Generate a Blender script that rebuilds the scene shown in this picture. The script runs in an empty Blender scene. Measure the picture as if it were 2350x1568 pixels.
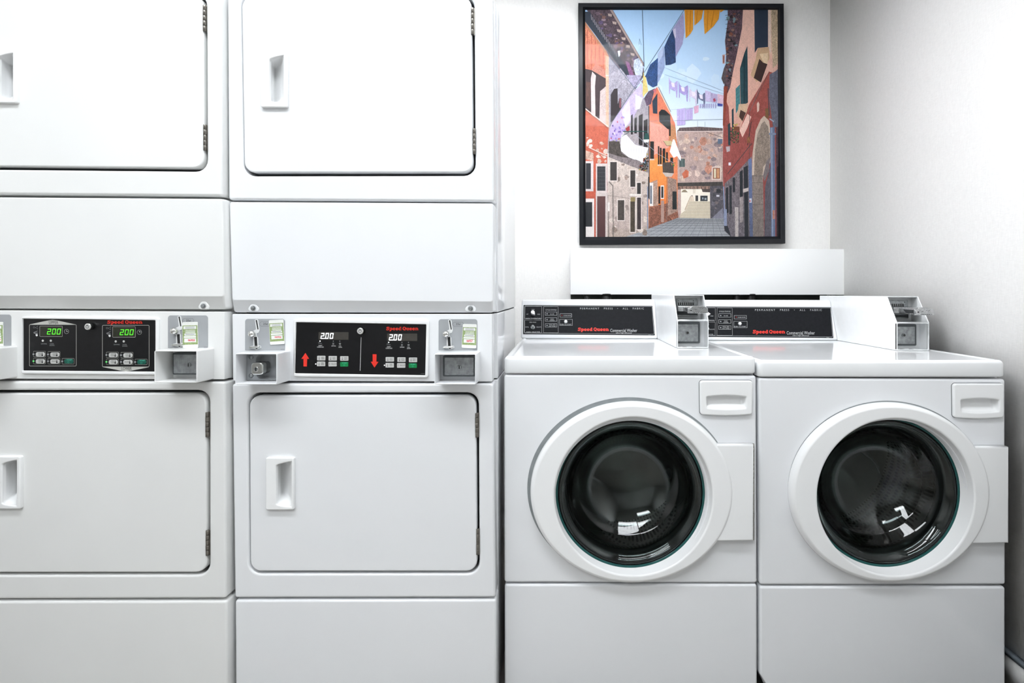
import bpy, bmesh, math, random
from mathutils import Vector, Matrix
random.seed(7)
sc = bpy.context.scene
COL = sc.collection
# ------------------------------------------------------------------ camera
CAMZ = 1.09
FPX, VX, VY = 1300.0, 1290.0, 672.0
cd = bpy.data.cameras.new('camera'); cam = bpy.data.objects.new('camera', cd); COL.objects.link(cam)
cam.location = (0, 0, CAMZ); cam.rotation_euler = (math.pi/2, 0, 0)
cd.sensor_width = 36; cd.lens = 36*FPX/2350
cd.shift_x = -(VX-1175)/2350; cd.shift_y = -(784-VY)/2350
cd.clip_start = .02
sc.camera = cam
sc.view_settings.view_transform = 'Standard'
sc.view_settings.look = 'None'
sc.view_settings.gamma = 1
sc.view_settings.use_curve_mapping = False
sc.view_settings.exposure = 0.26

# ------------------------------------------------------------------ materials
def lin(c):
    def f(v): return v/12.92 if v <= .04045 else ((v+.055)/1.055)**2.4
    if isinstance(c, str):
        c = c.lstrip('#'); c = tuple(int(c[i:i+2], 16)/255 for i in (0, 2, 4))
    return tuple(f(v) for v in c[:3])+(1,)
MATS = {}
def mat(name, col, rough=.5, metal=0, spec=.5, coat=0, emis=None, es=0, noise=None, bump=None, trans=0, ior=1.45, aniso=0):
    m = bpy.data.materials.new(name); m.use_nodes = True; MATS[name] = m
    nt = m.node_tree; b = nt.nodes['Principled BSDF']
    b.inputs['Base Color'].default_value = col if len(col) == 4 else tuple(col)+(1,)
    b.inputs['Roughness'].default_value = rough; b.inputs['Metallic'].default_value = metal
    b.inputs['Specular IOR Level'].default_value = spec
    b.inputs['Coat Weight'].default_value = coat; b.inputs['Coat Roughness'].default_value = .04
    b.inputs['Transmission Weight'].default_value = trans; b.inputs['IOR'].default_value = ior
    if emis:
        b.inputs['Emission Color'].default_value = emis; b.inputs['Emission Strength'].default_value = es
    tc = nt.nodes.new('ShaderNodeTexCoord')
    if noise:   # (scale, amount)
        n = nt.nodes.new('ShaderNodeTexNoise'); n.inputs['Scale'].default_value = noise[0]; n.inputs['Detail'].default_value = 4
        nt.links.new(tc.outputs['Object'], n.inputs['Vector'])
        r = nt.nodes.new('ShaderNodeMapRange'); r.inputs['From Min'].default_value = .3; r.inputs['From Max'].default_value = .7
        r.inputs['To Min'].default_value = 1-noise[1]; r.inputs['To Max'].default_value = 1
        nt.links.new(n.outputs['Fac'], r.inputs['Value'])
        x = nt.nodes.new('ShaderNodeVectorMath'); x.operation = 'SCALE'
        x.inputs[0].default_value = b.inputs['Base Color'].default_value[:3]
        nt.links.new(r.outputs['Result'], x.inputs['Scale']); nt.links.new(x.outputs['Vector'], b.inputs['Base Color'])
    if bump:    # (scale, strength, distance)
        n = nt.nodes.new('ShaderNodeTexNoise'); n.inputs['Scale'].default_value = bump[0]; n.inputs['Detail'].default_value = 2
        nt.links.new(tc.outputs['Object'], n.inputs['Vector'])
        bp = nt.nodes.new('ShaderNodeBump'); bp.inputs['Strength'].default_value = bump[1]; bp.inputs['Distance'].default_value = bump[2]
        nt.links.new(n.outputs['Fac'], bp.inputs['Height']); nt.links.new(bp.outputs['Normal'], b.inputs['Normal'])
    return m
enamel = mat('white_enamel', (.79, .80, .82), .10, spec=.5, noise=(2.2, .03), bump=(260, .03, .0004))
enamelw = mat('warm_white_enamel', (.79, .795, .79), .14, spec=.5, noise=(2.2, .04), bump=(260, .04, .0004))
plastic = mat('white_plastic', (.84, .845, .85), .22, spec=.5, noise=(3, .02))
meterw = mat('white_meter_paint', (.80, .81, .82), .28, noise=(40, .04))
black = mat('black_panel', (.006, .006, .007), .28, spec=.35, noise=(60, .3))
charc = mat('charcoal_panel', (.012, .0125, .015), .5, spec=.12, noise=(120, .25))
dark = mat('dark_gap', (.02, .022, .024), .8, noise=(30, .3))
seamg = mat('door_seam_grey', (.26, .28, .29), .6, noise=(30, .2))
innerg = mat('inner_grey_metal', (.10, .11, .115), .6, noise=(30, .2))
rubber = mat('black_rubber', (.012, .012, .013), .45, noise=(40, .3))
chrome = mat('chrome', (.82, .82, .80), .12, metal=1, noise=(50, .1))
zinc = mat('zinc_metal', (.42, .44, .45), .38, metal=1, noise=(90, .45), bump=(300, .2, .0004))
slidem = mat('slide_steel', (.60, .61, .62), .27, metal=1, noise=(160, .35), bump=(220, .3, .0005))
hingem = mat('hinge_steel', (.34, .32, .29), .38, metal=1, noise=(80, .3))
greyplate = mat('grey_plate', (.37, .385, .40), .42, spec=.4, noise=(25, .1))
whiteink = mat('white_ink', (.75, .76, .76), .5, noise=(200, .03))
softink = mat('soft_white_ink', (.46, .47, .48), .5, noise=(200, .05))
dimink = mat('grey_ink', (.30, .31, .32), .5, noise=(200, .05))
darkink = mat('dark_ink', (.02, .02, .02), .5, noise=(200, .05))
redink = mat('red_ink', (.80, .035, .02), .45, noise=(200, .05))
bannerk = mat('grey_banner_ink', (.50, .50, .47), .5, noise=(100, .05))
greenk = mat('green_button_ink', (.0, .22, .06), .45, noise=(100, .1))
tealk = mat('dark_green_button_ink', (.005, .10, .07), .45, noise=(100, .1))
mintk = mat('mint_ink', (.10, .62, .45), .5, noise=(100, .1))
buttonk = mat('pale_button', (.55, .55, .54), .45, noise=(100, .06))
dispd = mat('display_window', (.05, .046, .040), .25, noise=(80, .1))
dispk = mat('dark_display_window', (.018, .020, .010), .25, noise=(80, .1))
ledg = mat('green_led', (.02, .2, .02), .4, emis=(.10, 1, .02, 1), es=1.3, noise=(50, .05))
ledgd = mat('pale_green_led', (.1, .4, .12), .4, emis=(.15, .8, .2, 1), es=.35, noise=(50, .05))
ledw = mat('white_led', (.8, .8, .8), .4, emis=(.9, .95, 1, 1), es=1.5, noise=(50, .05))
stk_w = mat('sticker_paper', (.80, .81, .78), .45, noise=(200, .04))
stk_g = mat('sticker_green', (.36, .47, .20), .5, noise=(400, .45))
stk_r = mat('sticker_red', (.72, .04, .07), .5, noise=(200, .05))
frameb = mat('black_frame_lacquer', (.008, .009, .012), .3, spec=.4, noise=(30, .2))
hoseb = mat('black_hose_rubber', (.003, .003, .003), .5, noise=(60, .3))
lidmat = mat('lid_enamel', (.77, .78, .79), .09, spec=.55, noise=(2, .02))

# door glass
def glassmat(name, col, ior=1.46):
    m = bpy.data.materials.new(name); m.use_nodes = True; nt = m.node_tree
    b = nt.nodes['Principled BSDF']; b.inputs['Base Color'].default_value = col+(1,)
    b.inputs['Transmission Weight'].default_value = 1; b.inputs['Roughness'].default_value = .0; b.inputs['IOR'].default_value = ior
    return m
doorglass = glassmat('door_glass', (.62, .74, .73))
# perforated drum steel
def drummat():
    m = bpy.data.materials.new('perforated_steel'); m.use_nodes = True; nt = m.node_tree; b = nt.nodes['Principled BSDF']
    b.inputs['Metallic'].default_value = 1; b.inputs['Roughness'].default_value = .3
    uv = nt.nodes.new('ShaderNodeTexCoord')
    mp = nt.nodes.new('ShaderNodeMapping'); mp.inputs['Scale'].default_value = (150, 30, 1)
    nt.links.new(uv.outputs['UV'], mp.inputs['Vector'])
    v = nt.nodes.new('ShaderNodeTexVoronoi'); v.inputs['Scale'].default_value = 1; v.inputs['Randomness'].default_value = .15; v.voronoi_dimensions = '2D'
    nt.links.new(mp.outputs['Vector'], v.inputs['Vector'])
    r = nt.nodes.new('ShaderNodeValToRGB'); r.color_ramp.elements[0].position = .26; r.color_ramp.elements[0].color = (.002, .002, .002, 1)
    r.color_ramp.elements[1].position = .34; r.color_ramp.elements[1].color = (.30, .29, .27, 1)
    nt.links.new(v.outputs['Distance'], r.inputs['Fac']); nt.links.new(r.outputs['Color'], b.inputs['Base Color'])
    return m
tealrim = mat('teal_glass_edge', (.012, .085, .08), .12, noise=(60, .3))
drumsteel = drummat()
drumback = mat('drum_back_steel', (.12, .115, .11), .32, metal=1, noise=(12, .3))

def wallmat(name, col):
    m = bpy.data.materials.new(name); m.use_nodes = True; nt = m.node_tree; b = nt.nodes['Principled BSDF']
    b.inputs['Roughness'].default_value = .6; b.inputs['Specular IOR Level'].default_value = .3
    tc = nt.nodes.new('ShaderNodeTexCoord')
    outs = []
    for sc3, det in (((520, 520, 45), 3), ((60, 60, 700), 2)):
        mp = nt.nodes.new('ShaderNodeMapping'); mp.inputs['Scale'].default_value = sc3
        nt.links.new(tc.outputs['Object'], mp.inputs['Vector'])
        n = nt.nodes.new('ShaderNodeTexNoise'); n.inputs['Scale'].default_value = 1; n.inputs['Detail'].default_value = det
        nt.links.new(mp.outputs['Vector'], n.inputs['Vector']); outs.append(n.outputs['Fac'])
    a = nt.nodes.new('ShaderNodeMath'); a.operation = 'ADD'; nt.links.new(outs[0], a.inputs[0]); nt.links.new(outs[1], a.inputs[1])
    r = nt.nodes.new('ShaderNodeMapRange'); r.inputs['From Min'].default_value = .6; r.inputs['From Max'].default_value = 1.4
    r.inputs['To Min'].default_value = .91; r.inputs['To Max'].default_value = 1.04
    nt.links.new(a.outputs[0], r.inputs['Value'])
    x = nt.nodes.new('ShaderNodeVectorMath'); x.operation = 'SCALE'; x.inputs[0].default_value = col
    nt.links.new(r.outputs['Result'], x.inputs['Scale']); nt.links.new(x.outputs['Vector'], b.inputs['Base Color'])
    bp = nt.nodes.new('ShaderNodeBump'); bp.inputs['Strength'].default_value = .35; bp.inputs['Distance'].default_value = .0008
    nt.links.new(a.outputs[0], bp.inputs['Height']); nt.links.new(bp.outputs['Normal'], b.inputs['Normal'])
    return m
wallm = wallmat('woven_wallcovering', (.89, .88, .865))
def floormat():
    m = bpy.data.materials.new('vinyl_floor_tiles'); m.use_nodes = True; nt = m.node_tree; b = nt.nodes['Principled BSDF']
    b.inputs['Roughness'].default_value = .35
    tc = nt.nodes.new('ShaderNodeTexCoord')
    br = nt.nodes.new('ShaderNodeTexBrick'); br.offset = 0; br.inputs['Scale'].default_value = 1
    br.inputs['Brick Width'].default_value = .305; br.inputs['Row Height'].default_value = .305; br.inputs['Mortar Size'].default_value = .0015
    br.inputs['Color1'].default_value = (.38, .36, .33, 1); br.inputs['Color2'].default_value = (.35, .33, .305, 1); br.inputs['Mortar'].default_value = (.12, .11, .10, 1)
    nt.links.new(tc.outputs['Object'], br.inputs['Vector']); nt.links.new(br.outputs['Color'], b.inputs['Base Color'])
    return m
floorm = floormat()
ceilm = mat('ceiling_tile', (.78, .78, .76), .8, noise=(60, .08))
trimm = mat('blue_grey_trim', (.20, .23, .26), .4, noise=(20, .1))
oppm = mat('opposite_wall_paint', (.70, .70, .69), .7, noise=(8, .06))

# ------------------------------------------------------------------ geometry helpers
X3, Z3 = Vector((1, 0, 0)), Vector((0, 0, 1))
class Plane:
    def __init__(s, o, u=X3, v=Z3):
        s.o = Vector(o); s.u = Vector(u).normalized(); s.v = Vector(v).normalized(); s.n = s.u.cross(s.v).normalized()
    def pt(s, a, b, h=0): return s.o + s.u*a + s.v*b + s.n*h
    def px(s, x, y, h=0):
        C0 = Vector((0, 0, CAMZ)); d = Vector(((x-VX)/FPX, 1, (VY-y)/FPX))
        o = s.o + s.n*h
        t = (o-C0).dot(s.n)/d.dot(s.n); q = C0+d*t-o
        return (q.dot(s.u), q.dot(s.v))
    def uv(s, w): q = Vector(w)-s.o; return (q.dot(s.u), q.dot(s.v))
def FP(D): return Plane((0, D, CAMZ))
def W(px, py, D): return Vector(((px-VX)*D/FPX, D, CAMZ+(VY-py)*D/FPX))
def area(p): return .5*sum(p[i][0]*p[(i+1) % len(p)][1]-p[(i+1) % len(p)][0]*p[i][1] for i in range(len(p)))
def ccw(p): return p if area(p) > 0 else p[::-1]
def rpoly(c, r, seg=5):
    c = ccw(list(c)); n = len(c); out = []
    rs = r if isinstance(r, (list, tuple)) else [r]*n
    for i in range(n):
        p0, p1, p2 = Vector(c[i-1]), Vector(c[i]), Vector(c[(i+1) % n]); rr = rs[i]
        a = (p0-p1).normalized(); b = (p2-p1).normalized(); ang = a.angle(b)
        if rr <= 1e-6 or ang > 3.1: out.append(tuple(p1)); continue
        t = min(rr/math.tan(ang/2), (p0-p1).length*.49, (p2-p1).length*.49); rr = t*math.tan(ang/2)
        cen = p1+(a+b).normalized()*(rr/math.sin(ang/2))
        s = p1+a*t-cen; e = p1+b*t-cen
        a0 = math.atan2(s.y, s.x); a1 = math.atan2(e.y, e.x); da = (a1-a0+math.pi) % (2*math.pi)-math.pi
        for k in range(seg+1):
            th = a0+da*k/seg; out.append((cen.x+rr*math.cos(th), cen.y+rr*math.sin(th)))
    return out
def quad(pl, pts, r=0, h=0, seg=5): return rpoly([pl.px(x, y, h) for x, y in pts], r, seg)
def rect(pl, x0, y0, x1, y1, r=0, h=0, seg=5): return quad(pl, [(x0, y1), (x1, y1), (x1, y0), (x0, y0)], r, h, seg)
def ell(cx, cy, rx, ry, n=96): return [(cx+rx*math.cos(2*math.pi*k/n), cy+ry*math.sin(2*math.pi*k/n)) for k in range(n)]
def offs(p, d):
    n = len(p); out = []
    for i in range(n):
        a, b, c = Vector(p[i-1]), Vector(p[i]), Vector(p[(i+1) % n])
        e1 = (b-a); e2 = (c-b)
        if e1.length < 1e-9: e1 = e2
        if e2.length < 1e-9: e2 = e1
        e1 = e1.normalized(); e2 = e2.normalized()
        n1 = Vector((-e1.y, e1.x)); n2 = Vector((-e2.y, e2.x)); m = n1+n2
        if m.length < 1e-6: m = n1
        m = m.normalized(); k = max(m.dot(n1), .35)
        q = b+m*(d/k); out.append((q.x, q.y))
    return out
def loft(bm, pl, loops, cap0=False, cap1=False, mi=0, smooth=True, closed=False):
    rings = [[bm.verts.new(pl.pt(a, b, (h(a, b) if callable(h) else h))) for a, b in o] for o, h in loops]
    fs = []
    rr = list(zip(rings, rings[1:]))
    if closed: rr.append((rings[-1], rings[0]))
    for r0, r1 in rr:
        n = len(r0)
        for i in range(n):
            j = (i+1) % n
            try: f = bm.faces.new((r0[i], r0[j], r1[j], r1[i])); f.smooth = smooth; f.material_index = mi; fs.append(f)
            except ValueError: pass
    for c, r in ((cap0, rings[0][::-1]), (cap1, rings[-1])):
        if c: f = bm.faces.new(r); f.material_index = mi; f.smooth = False
    return rings
def prism(bm, pl, outer, h0, h1, bev=0, holes=(), seg=3, back=True, mi=0, bb=0):
    """solid with a rounded front edge; holes go right through"""
    outer = ccw(outer)
    def prof(o, sgn):
        L = []
        if back and bb: L += [(offs(o, sgn*bb), h0), (o, h0+bb)]
        else: L.append((o, h0))
        if bev:
            for k in range(seg+1):
                t = k/seg*math.pi/2
                L.append((offs(o, sgn*bev*(1-math.cos(t))), h1-bev+bev*math.sin(t)))
        else: L.append((o, h1))
        return L
    ro = loft(bm, pl, prof(outer, 1), mi=mi)
    rh = []
    for hl in holes:
        rh.append(loft(bm, pl, prof(ccw(hl), -1), mi=mi))
    if not holes:
        f = bm.faces.new(ro[-1]); f.material_index = mi
        if back: f = bm.faces.new(ro[0][::-1]); f.material_index = mi
    else:
        for idx in ((-1, 0) if back else (-1,)):
            es = []
            for ring in [ro[idx]]+[r[idx] for r in rh]:
                for i in range(len(ring)):
                    es.append(bm.edges.get((ring[i], ring[(i+1) % len(ring)])))
            res = bmesh.ops.triangle_fill(bm, use_beauty=True, use_dissolve=False, edges=[e for e in es if e])
            for g in res['geom']:
                if isinstance(g, bmesh.types.BMFace): g.material_index = mi; g.smooth = False
def box(bm, x0, x1, y0, y1, z0, z1, bev=0, mi=0, holes=()):
    pl = Plane((0, y0, 0)); o = rpoly([(x0, z0), (x1, z0), (x1, z1), (x0, z1)], bev*1.2 if bev else 0, 4)
    prism(bm, pl, o, -(y1-y0), 0, bev, mi=mi, bb=bev*.6)
def cyl(bm, pl, a, b, r, h0, h1, bev=0, n=32, mi=0):
    prism(bm, pl, ell(a, b, r, r, n), h0, h1, bev, mi=mi)
def sphere(bm, c, r, mi=0, sx=1, sy=1, sz=1):
    m = Matrix.Translation(c) @ Matrix.Diagonal((sx, sy, sz, 1))
    res = bmesh.ops.create_uvsphere(bm, u_segments=24, v_segments=14, radius=r, matrix=m)
    for v in res['verts']:
        for f in v.link_faces: f.smooth = True; f.material_index = mi
def tube(bm, pts, r, n=14, mi=0):
    pts = [Vector(p) for p in pts]; rings = []
    for i, p in enumerate(pts):
        t = (pts[min(i+1, len(pts)-1)]-pts[max(i-1, 0)]).normalized()
        a = t.cross(Vector((0, 1, .01))).normalized(); b = t.cross(a)
        rings.append([bm.verts.new(p+(a*math.cos(2*math.pi*k/n)+b*math.sin(2*math.pi*k/n))*r) for k in range(n)])
    for r0, r1 in zip(rings, rings[1:]):
        for i in range(n):
            f = bm.faces.new((r0[i], r0[(i+1) % n], r1[(i+1) % n], r1[i])); f.smooth = True; f.material_index = mi
    bm.faces.new(rings[0]); bm.faces.new(rings[-1])
def flat(bm, pl, o, h, mi=0):
    f = bm.faces.new([bm.verts.new(pl.pt(a, b, h)) for a, b in ccw(o)]); f.material_index = mi
def outline(bm, pl, o, w, h, mi=0):
    o = ccw(o); i = offs(o, w)
    loft(bm, pl, [(o, h), (i, h)], mi=mi, smooth=False)
def NB(): return bmesh.new()
def fix_caps(bm):
    big = [f for f in bm.faces if len(f.verts) > 8]
    pk = []; tr = []
    for f in big:
        c = f.calc_center_bounds(); nrm = f.normal; vs = [v.co for v in f.verts]; sgn = set()
        for i in range(len(vs)):
            sgn.add((vs[i]-c).cross(vs[(i+1) % len(vs)]-c).dot(nrm) > 0)
        (pk if len(sgn) == 1 else tr).append(f)
    if pk: bmesh.ops.poke(bm, faces=pk, center_mode='BOUNDS')
    if tr: bmesh.ops.triangulate(bm, faces=tr, quad_method='BEAUTY', ngon_method='BEAUTY')
def mk(name, bm, mats, parent=None, label=None):
    bm.normal_update(); fix_caps(bm)
    bmesh.ops.recalc_face_normals(bm, faces=bm.faces)
    me = bpy.data.meshes.new(name); bm.to_mesh(me); bm.free()
    for m in (mats if isinstance(mats, (list, tuple)) else [mats]): me.materials.append(m)
    o = bpy.data.objects.new(name, me); COL.objects.link(o)
    if parent:
        o.parent = parent
        if parent.type == 'EMPTY': o.matrix_parent_inverse = Matrix.Translation(-parent.location)
    if label: o['label'] = label
    return o
def thing(name, loc, label, cat, group=None):
    o = bpy.data.objects.new(name, None); COL.objects.link(o); o.location = loc; o.empty_display_size = .1
    o['label'] = label; o['category'] = cat
    if group: o['group'] = group
    return o
def struct(name, bm, m):
    o = mk(name, bm, m); o['kind'] = 'structure'; return o

_tc = {}
def glyphs(s, bold=0, shear=0, sp=1.0):
    k = (s, bold, shear, sp)
    if k not in _tc:
        c = bpy.data.curves.new('t', 'FONT'); c.body = s; c.offset = bold; c.shear = shear; c.resolution_u = 3; c.space_character = sp
        o = bpy.data.objects.new('t', c); COL.objects.link(o)
        dg = bpy.context.evaluated_depsgraph_get(); ev = o.evaluated_get(dg); me = ev.to_mesh()
        vs = [(v.co.x, v.co.y) for v in me.vertices]; fs = [tuple(p.vertices) for p in me.polygons]
        ev.to_mesh_clear(); bpy.data.objects.remove(o); bpy.data.curves.remove(c)
        _tc[k] = (vs, fs)
    return _tc[k]
def text(bm, pl, s, x0, y0, x1, y1, h, mi=0, bold=0, shear=0, sp=1.0):
    """set the words s so that their ink fills the rectangle x0,y0 - x1,y1 of the plane"""
    vs, fs = glyphs(s, bold, shear, sp)
    if not vs: return
    ax = min(v[0] for v in vs); bx = max(v[0] for v in vs); ay = min(v[1] for v in vs); by = max(v[1] for v in vs)
    bl = Vector(pl.px(x0, y1, h)); br = Vector(pl.px(x1, y1, h)); tl = Vector(pl.px(x0, y0, h))
    nv = []
    for a, b in vs:
        q = bl+(br-bl)*((a-ax)/(bx-ax))+(tl-bl)*((b-ay)/(by-ay)); nv.append(bm.verts.new(pl.pt(q.x, q.y, h)))
    for f in fs:
        try: g = bm.faces.new([nv[i] for i in f]); g.material_index = mi
        except ValueError: pass
SEG = {'0': 'abcdef', '1': 'bc', '2': 'abged'}
def seven(bm, pl, s, x0, y0, x1, y1, h, mi=0, slant=.18, w=.2, dot=-1):
    n = len(s); cw = (x1-x0-(y1-y0)*slant)/(n-.28); dw = cw*.72; H = y1-y0; t = dw*w
    def q(px_, py_): return pl.px(px_+(y1-py_)*slant, py_, h)
    for i, ch in enumerate(s):
        a = x0+i*cw; b = a+dw; m = (y0+y1)/2; g = t*.12
        segs = {'a': (a, y0, b, y0+t), 'g': (a, m-t/2, b, m+t/2), 'd': (a, y1-t, b, y1),
                'f': (a, y0+g, a+t, m-g), 'b': (b-t, y0+g, b, m-g), 'e': (a, m+g, a+t, y1-g), 'c': (b-t, m+g, b, y1-g)}
        for k in SEG[ch]:
            u0, v0, u1, v1 = segs[k]; c = t*.3
            if k in 'agd': p = [(u0+c, v0), (u1-c, v0), (u1, (v0+v1)/2), (u1-c, v1), (u0+c, v1), (u0, (v0+v1)/2)]
            else: p = [(u0, v0+c), ((u0+u1)/2, v0), (u1, v0+c), (u1, v1-c), ((u0+u1)/2, v1), (u0, v1-c)]
            flat(bm, pl, [q(*z) for z in p], h+.00002*('abcdefg'.index(k)), mi)
        if dot == i: flat(bm, pl, [q(*z) for z in [(b+t*.2, y1-t), (b+t*1.3, y1-t), (b+t*1.3, y1), (b+t*.2, y1)]], h, mi)

def slab(bm, pl, x0, y0, x1, y1, h, mi=0):
    """the heavy slab-serif red brand lettering"""
    Wt = .285; Q = []
    def R(a, b, c, d): Q.append([(a, b), (c, b), (c, d), (a, d)])
    def stroke(pts, w):
        L = []
        for i, p in enumerate(pts):
            a = Vector(pts[max(i-1, 0)]); b = Vector(pts[min(i+1, len(pts)-1)]); t = (b-a).normalized(); n_ = Vector((-t.y, t.x))*w/2; p = Vector(p)
            L.append((p+n_, p-n_))
        for (a, b), (c, d) in zip(L, L[1:]): Q.append([tuple(a), tuple(b), tuple(d), tuple(c)])
    def arc(cx, cy, rx, ry, a0, a1, wx=Wt, wy=.18, n=18):
        P = []
        for k in range(n+1):
            t = math.radians(a0+(a1-a0)*k/n); P.append(((cx+rx*math.cos(t), cy+ry*math.sin(t)), (cx+(rx-wx)*math.cos(t), cy+(ry-wy)*math.sin(t))))
        for (a, b), (c, d) in zip(P, P[1:]): Q.append([a, b, d, c])
    X = 0
    def at(f, w):
        nonlocal X
        n0 = len(Q); f()
        for i in range(n0, len(Q)): Q[i] = [(u+X, v) for u, v in Q[i]]
        X += w
    def S():
        stroke([(.80, .66), (.74, .84), (.5, .905), (.25, .86), (.17, .73), (.27, .60), (.50, .52), (.72, .42), (.80, .27), (.70, .14), (.45, .085), (.22, .14), (.13, .32)], .20); R(.76, .64, .90, 1.0); R(.03, 0, .17, .36)
    def p(): R(.10, -.28, .10+Wt, .72); R(0, .60, .2, .74); R(0, -.30, .46, -.17); arc(.52, .36, .37, .38, -180, 180)
    def e(): arc(.42, .36, .40, .38, 25, 335); R(.15, .31, .80, .42); R(.60, .36, .82, .45)
    def d(): arc(.40, .36, .38, .38, 0, 360); R(.54, 0, .54+Wt, 1.0); R(.42, .88, .6, 1.0); R(.7, 0, .90, .13)
    def Qq(): arc(.50, .5, .49, .52, 0, 360, .27, .17); Q.append([(.42, .22), (.62, .30), (.92, -.06), (.66, -.08)])
    def u(): R(.10, .2, .10+Wt, .72); R(0, .60, .2, .72); arc(.42, .25, .32, .27, 180, 360, .22, .15); R(.56, 0, .56+Wt, .72); R(.46, .60, .6, .72); R(.7, 0, .92, .13)
    def n(): R(.10, 0, .10+Wt, .72); R(0, .60, .2, .72); R(0, 0, .44, .13); arc(.50, .46, .33, .28, 0, 180, .22, .16); R(.60, 0, .60+Wt, .50); R(.52, 0, .96, .13)
    for f, w in ((S, .96), (p, .95), (e, .86), (e, .86), (d, .95)): at(f, w)
    X += .28
    for f, w in ((Qq, 1.05), (u, .96), (e, .86), (e, .86), (n, .96)): at(f, w)
    W_ = max(a for q in Q for a, b in q); yb = min(b for q in Q for a, b in q); yt = max(b for q in Q for a, b in q)
    bl = Vector(pl.px(x0, y1, h)); br = Vector(pl.px(x1, y1, h)); tl = Vector(pl.px(x0, y0, h))
    for i, q in enumerate(Q):
        o = []
        for a, b in q:
            v = bl+(br-bl)*(a/W_)+(tl-bl)*((b-yb)/(yt-yb)); o.append((v.x, v.y))
        flat(bm, pl, o, h, mi)
# ------------------------------------------------------------------ room
XR, DWALL, XL, YF, ZC = 1.237, 2.615, -2.6, -2.2, 2.56
b = NB(); box(b, XL-.1, XR+.1, DWALL, DWALL+.1, -.05, ZC); struct('wall_back', b, wallm)
b = NB(); box(b, XR, XR+.1, YF, DWALL, -.05, ZC); struct('wall_right', b, wallm)
b = NB(); box(b, XL-.1, XL, YF, DWALL, -.05, ZC); struct('wall_left', b, wallm)
b = NB(); box(b, XL-.1, XR+.1, YF-.1, YF, -.05, ZC); struct('wall_front', b, oppm)
b = NB(); box(b, XL-.1, XR+.1, YF-.1, DWALL+.1, -.15, 0); struct('floor', b, floorm)
b = NB(); box(b, XL-.1, XR+.1, YF-.1, DWALL+.1, ZC, ZC+.1); struct('ceiling', b, ceilm)
b = NB(); box(b, XR-.010, XR, YF, DWALL, 0, .092, mi=0); box(b, XR-.014, XR, YF, DWALL, .092, .104, mi=1); struct('baseboard_right', b, [wallm, trimm])
b = NB(); box(b, XL, XR-.014, DWALL-.010, DWALL, 0, .092, mi=0); box(b, XL, XR-.014, DWALL-.014, DWALL, .092, .104, mi=1); struct('baseboard_back', b, [wallm, trimm])

# ceiling lights
lampm2 = mat('light_diffuser_dim', (.9, .9, .9), .5, emis=(.95, .975, 1, 1), es=20)
lampm = mat('light_diffuser', (.9, .9, .9), .5, emis=(.93, .97, 1, 1), es=15)
for i, (cx, cy, w, d, lab) in enumerate([(-.95, .62, 1.3, .30, 'long fluorescent ceiling light above the stacked dryers'),
                                   (.35, .50, 1.2, .30, 'long fluorescent ceiling light in front of the washers'),
                                   (-1.1, -.75, 1.3, .50, 'added fill light on the ceiling behind the camera, brightening the right wall'),  # unseen lamp, added as fill for the right wall
                                   (-.30, 1.80, 1.5, .30, 'long fluorescent ceiling light above the tops of the dryers and washers')]):
    t = thing('ceiling_light', (cx, cy, ZC), lab, 'ceiling light', 'ceiling lights')
    b = NB(); box(b, cx-w/2-.02, cx+w/2+.02, cy-d/2-.02, cy-d/2, ZC-.05, ZC-.001); box(b, cx-w/2-.02, cx+w/2+.02, cy+d/2, cy+d/2+.02, ZC-.05, ZC-.001)
    box(b, cx-w/2-.02, cx-w/2, cy-d/2, cy+d/2, ZC-.05, ZC-.001); box(b, cx+w/2, cx+w/2+.02, cy-d/2, cy+d/2, ZC-.05, ZC-.001)
    mk('housing', b, plastic, t)
    b = NB(); box(b, cx-w/2, cx+w/2, cy-d/2, cy+d/2, ZC-.045, ZC-.03); mk('diffuser', b, lampm2 if i == 3 else lampm, t)

# ------------------------------------------------------------------ shared dryer pieces
def handle_and_door(par, pl, dr, r_door, hx, fr, em):
    """dr: door quad px; hx: (x0,y0,x1,y1, rx0, rx1) handle px"""
    x0, y0, x1, y1, rx0, rx1 = hx
    hole = rect(pl, x0+6, y0+6, x1-6, y1-6, .003)
    b = NB(); prism(b, pl, quad(pl, dr, r_door), -.022, .001, .0035, holes=[hole], back=False)
    door = mk('door', b, em, par)
    H = .011
    NS, NT = 14, 22
    top = lambda q: y0+18-9*q**.7; bot = lambda q: y1-14+7*q**.6
    def pu(q, t_): return pl.px(rx0+(rx1-rx0)*q, bot(q)+(top(q)-bot(q))*t_, H)
    ring = [pu(k/NS, 0) for k in range(NS+1)]+[pu(1, k/NT) for k in range(1, NT+1)]+[pu(1-k/NS, 1) for k in range(1, NS+1)]+[pu(0, 1-k/NT) for k in range(1, NT)]
    b = NB(); prism(b, pl, rect(pl, x0, y0, x1, y1, .005, H), .0005, H, .0027, holes=[offs(ccw(ring), -.0003)], back=False)
    sm = lambda v: max(0, min(1, v))**2*(3-2*max(0, min(1, v)))
    def dep(q, t_):
        return (H-.0026)-.046*sm(q/.14)*(1-sm((q-.10)/.90))**.8*sm(t_/.16)*sm((1-t_)/.05)-.002*sm(q/.1)*sm((1-q)/.1)
    def gp(a_, c_):
        h_ = dep(a_/NS, c_/NT); uu, vv = pu(a_/NS, c_/NT); return pl.pt(uu-.42*max(0, H-.0035-h_)*(1-a_/NS), vv, h_)
    G_ = [[b.verts.new(gp(a_, c_)) for c_ in range(NT+1)] for a_ in range(NS+1)]
    for a_ in range(NS):
        for c_ in range(NT):
            f_ = b.faces.new((G_[a_][c_], G_[a_+1][c_], G_[a_+1][c_+1], G_[a_][c_+1])); f_.smooth = True
    mk('handle', b, plastic, door)
    return door
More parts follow.
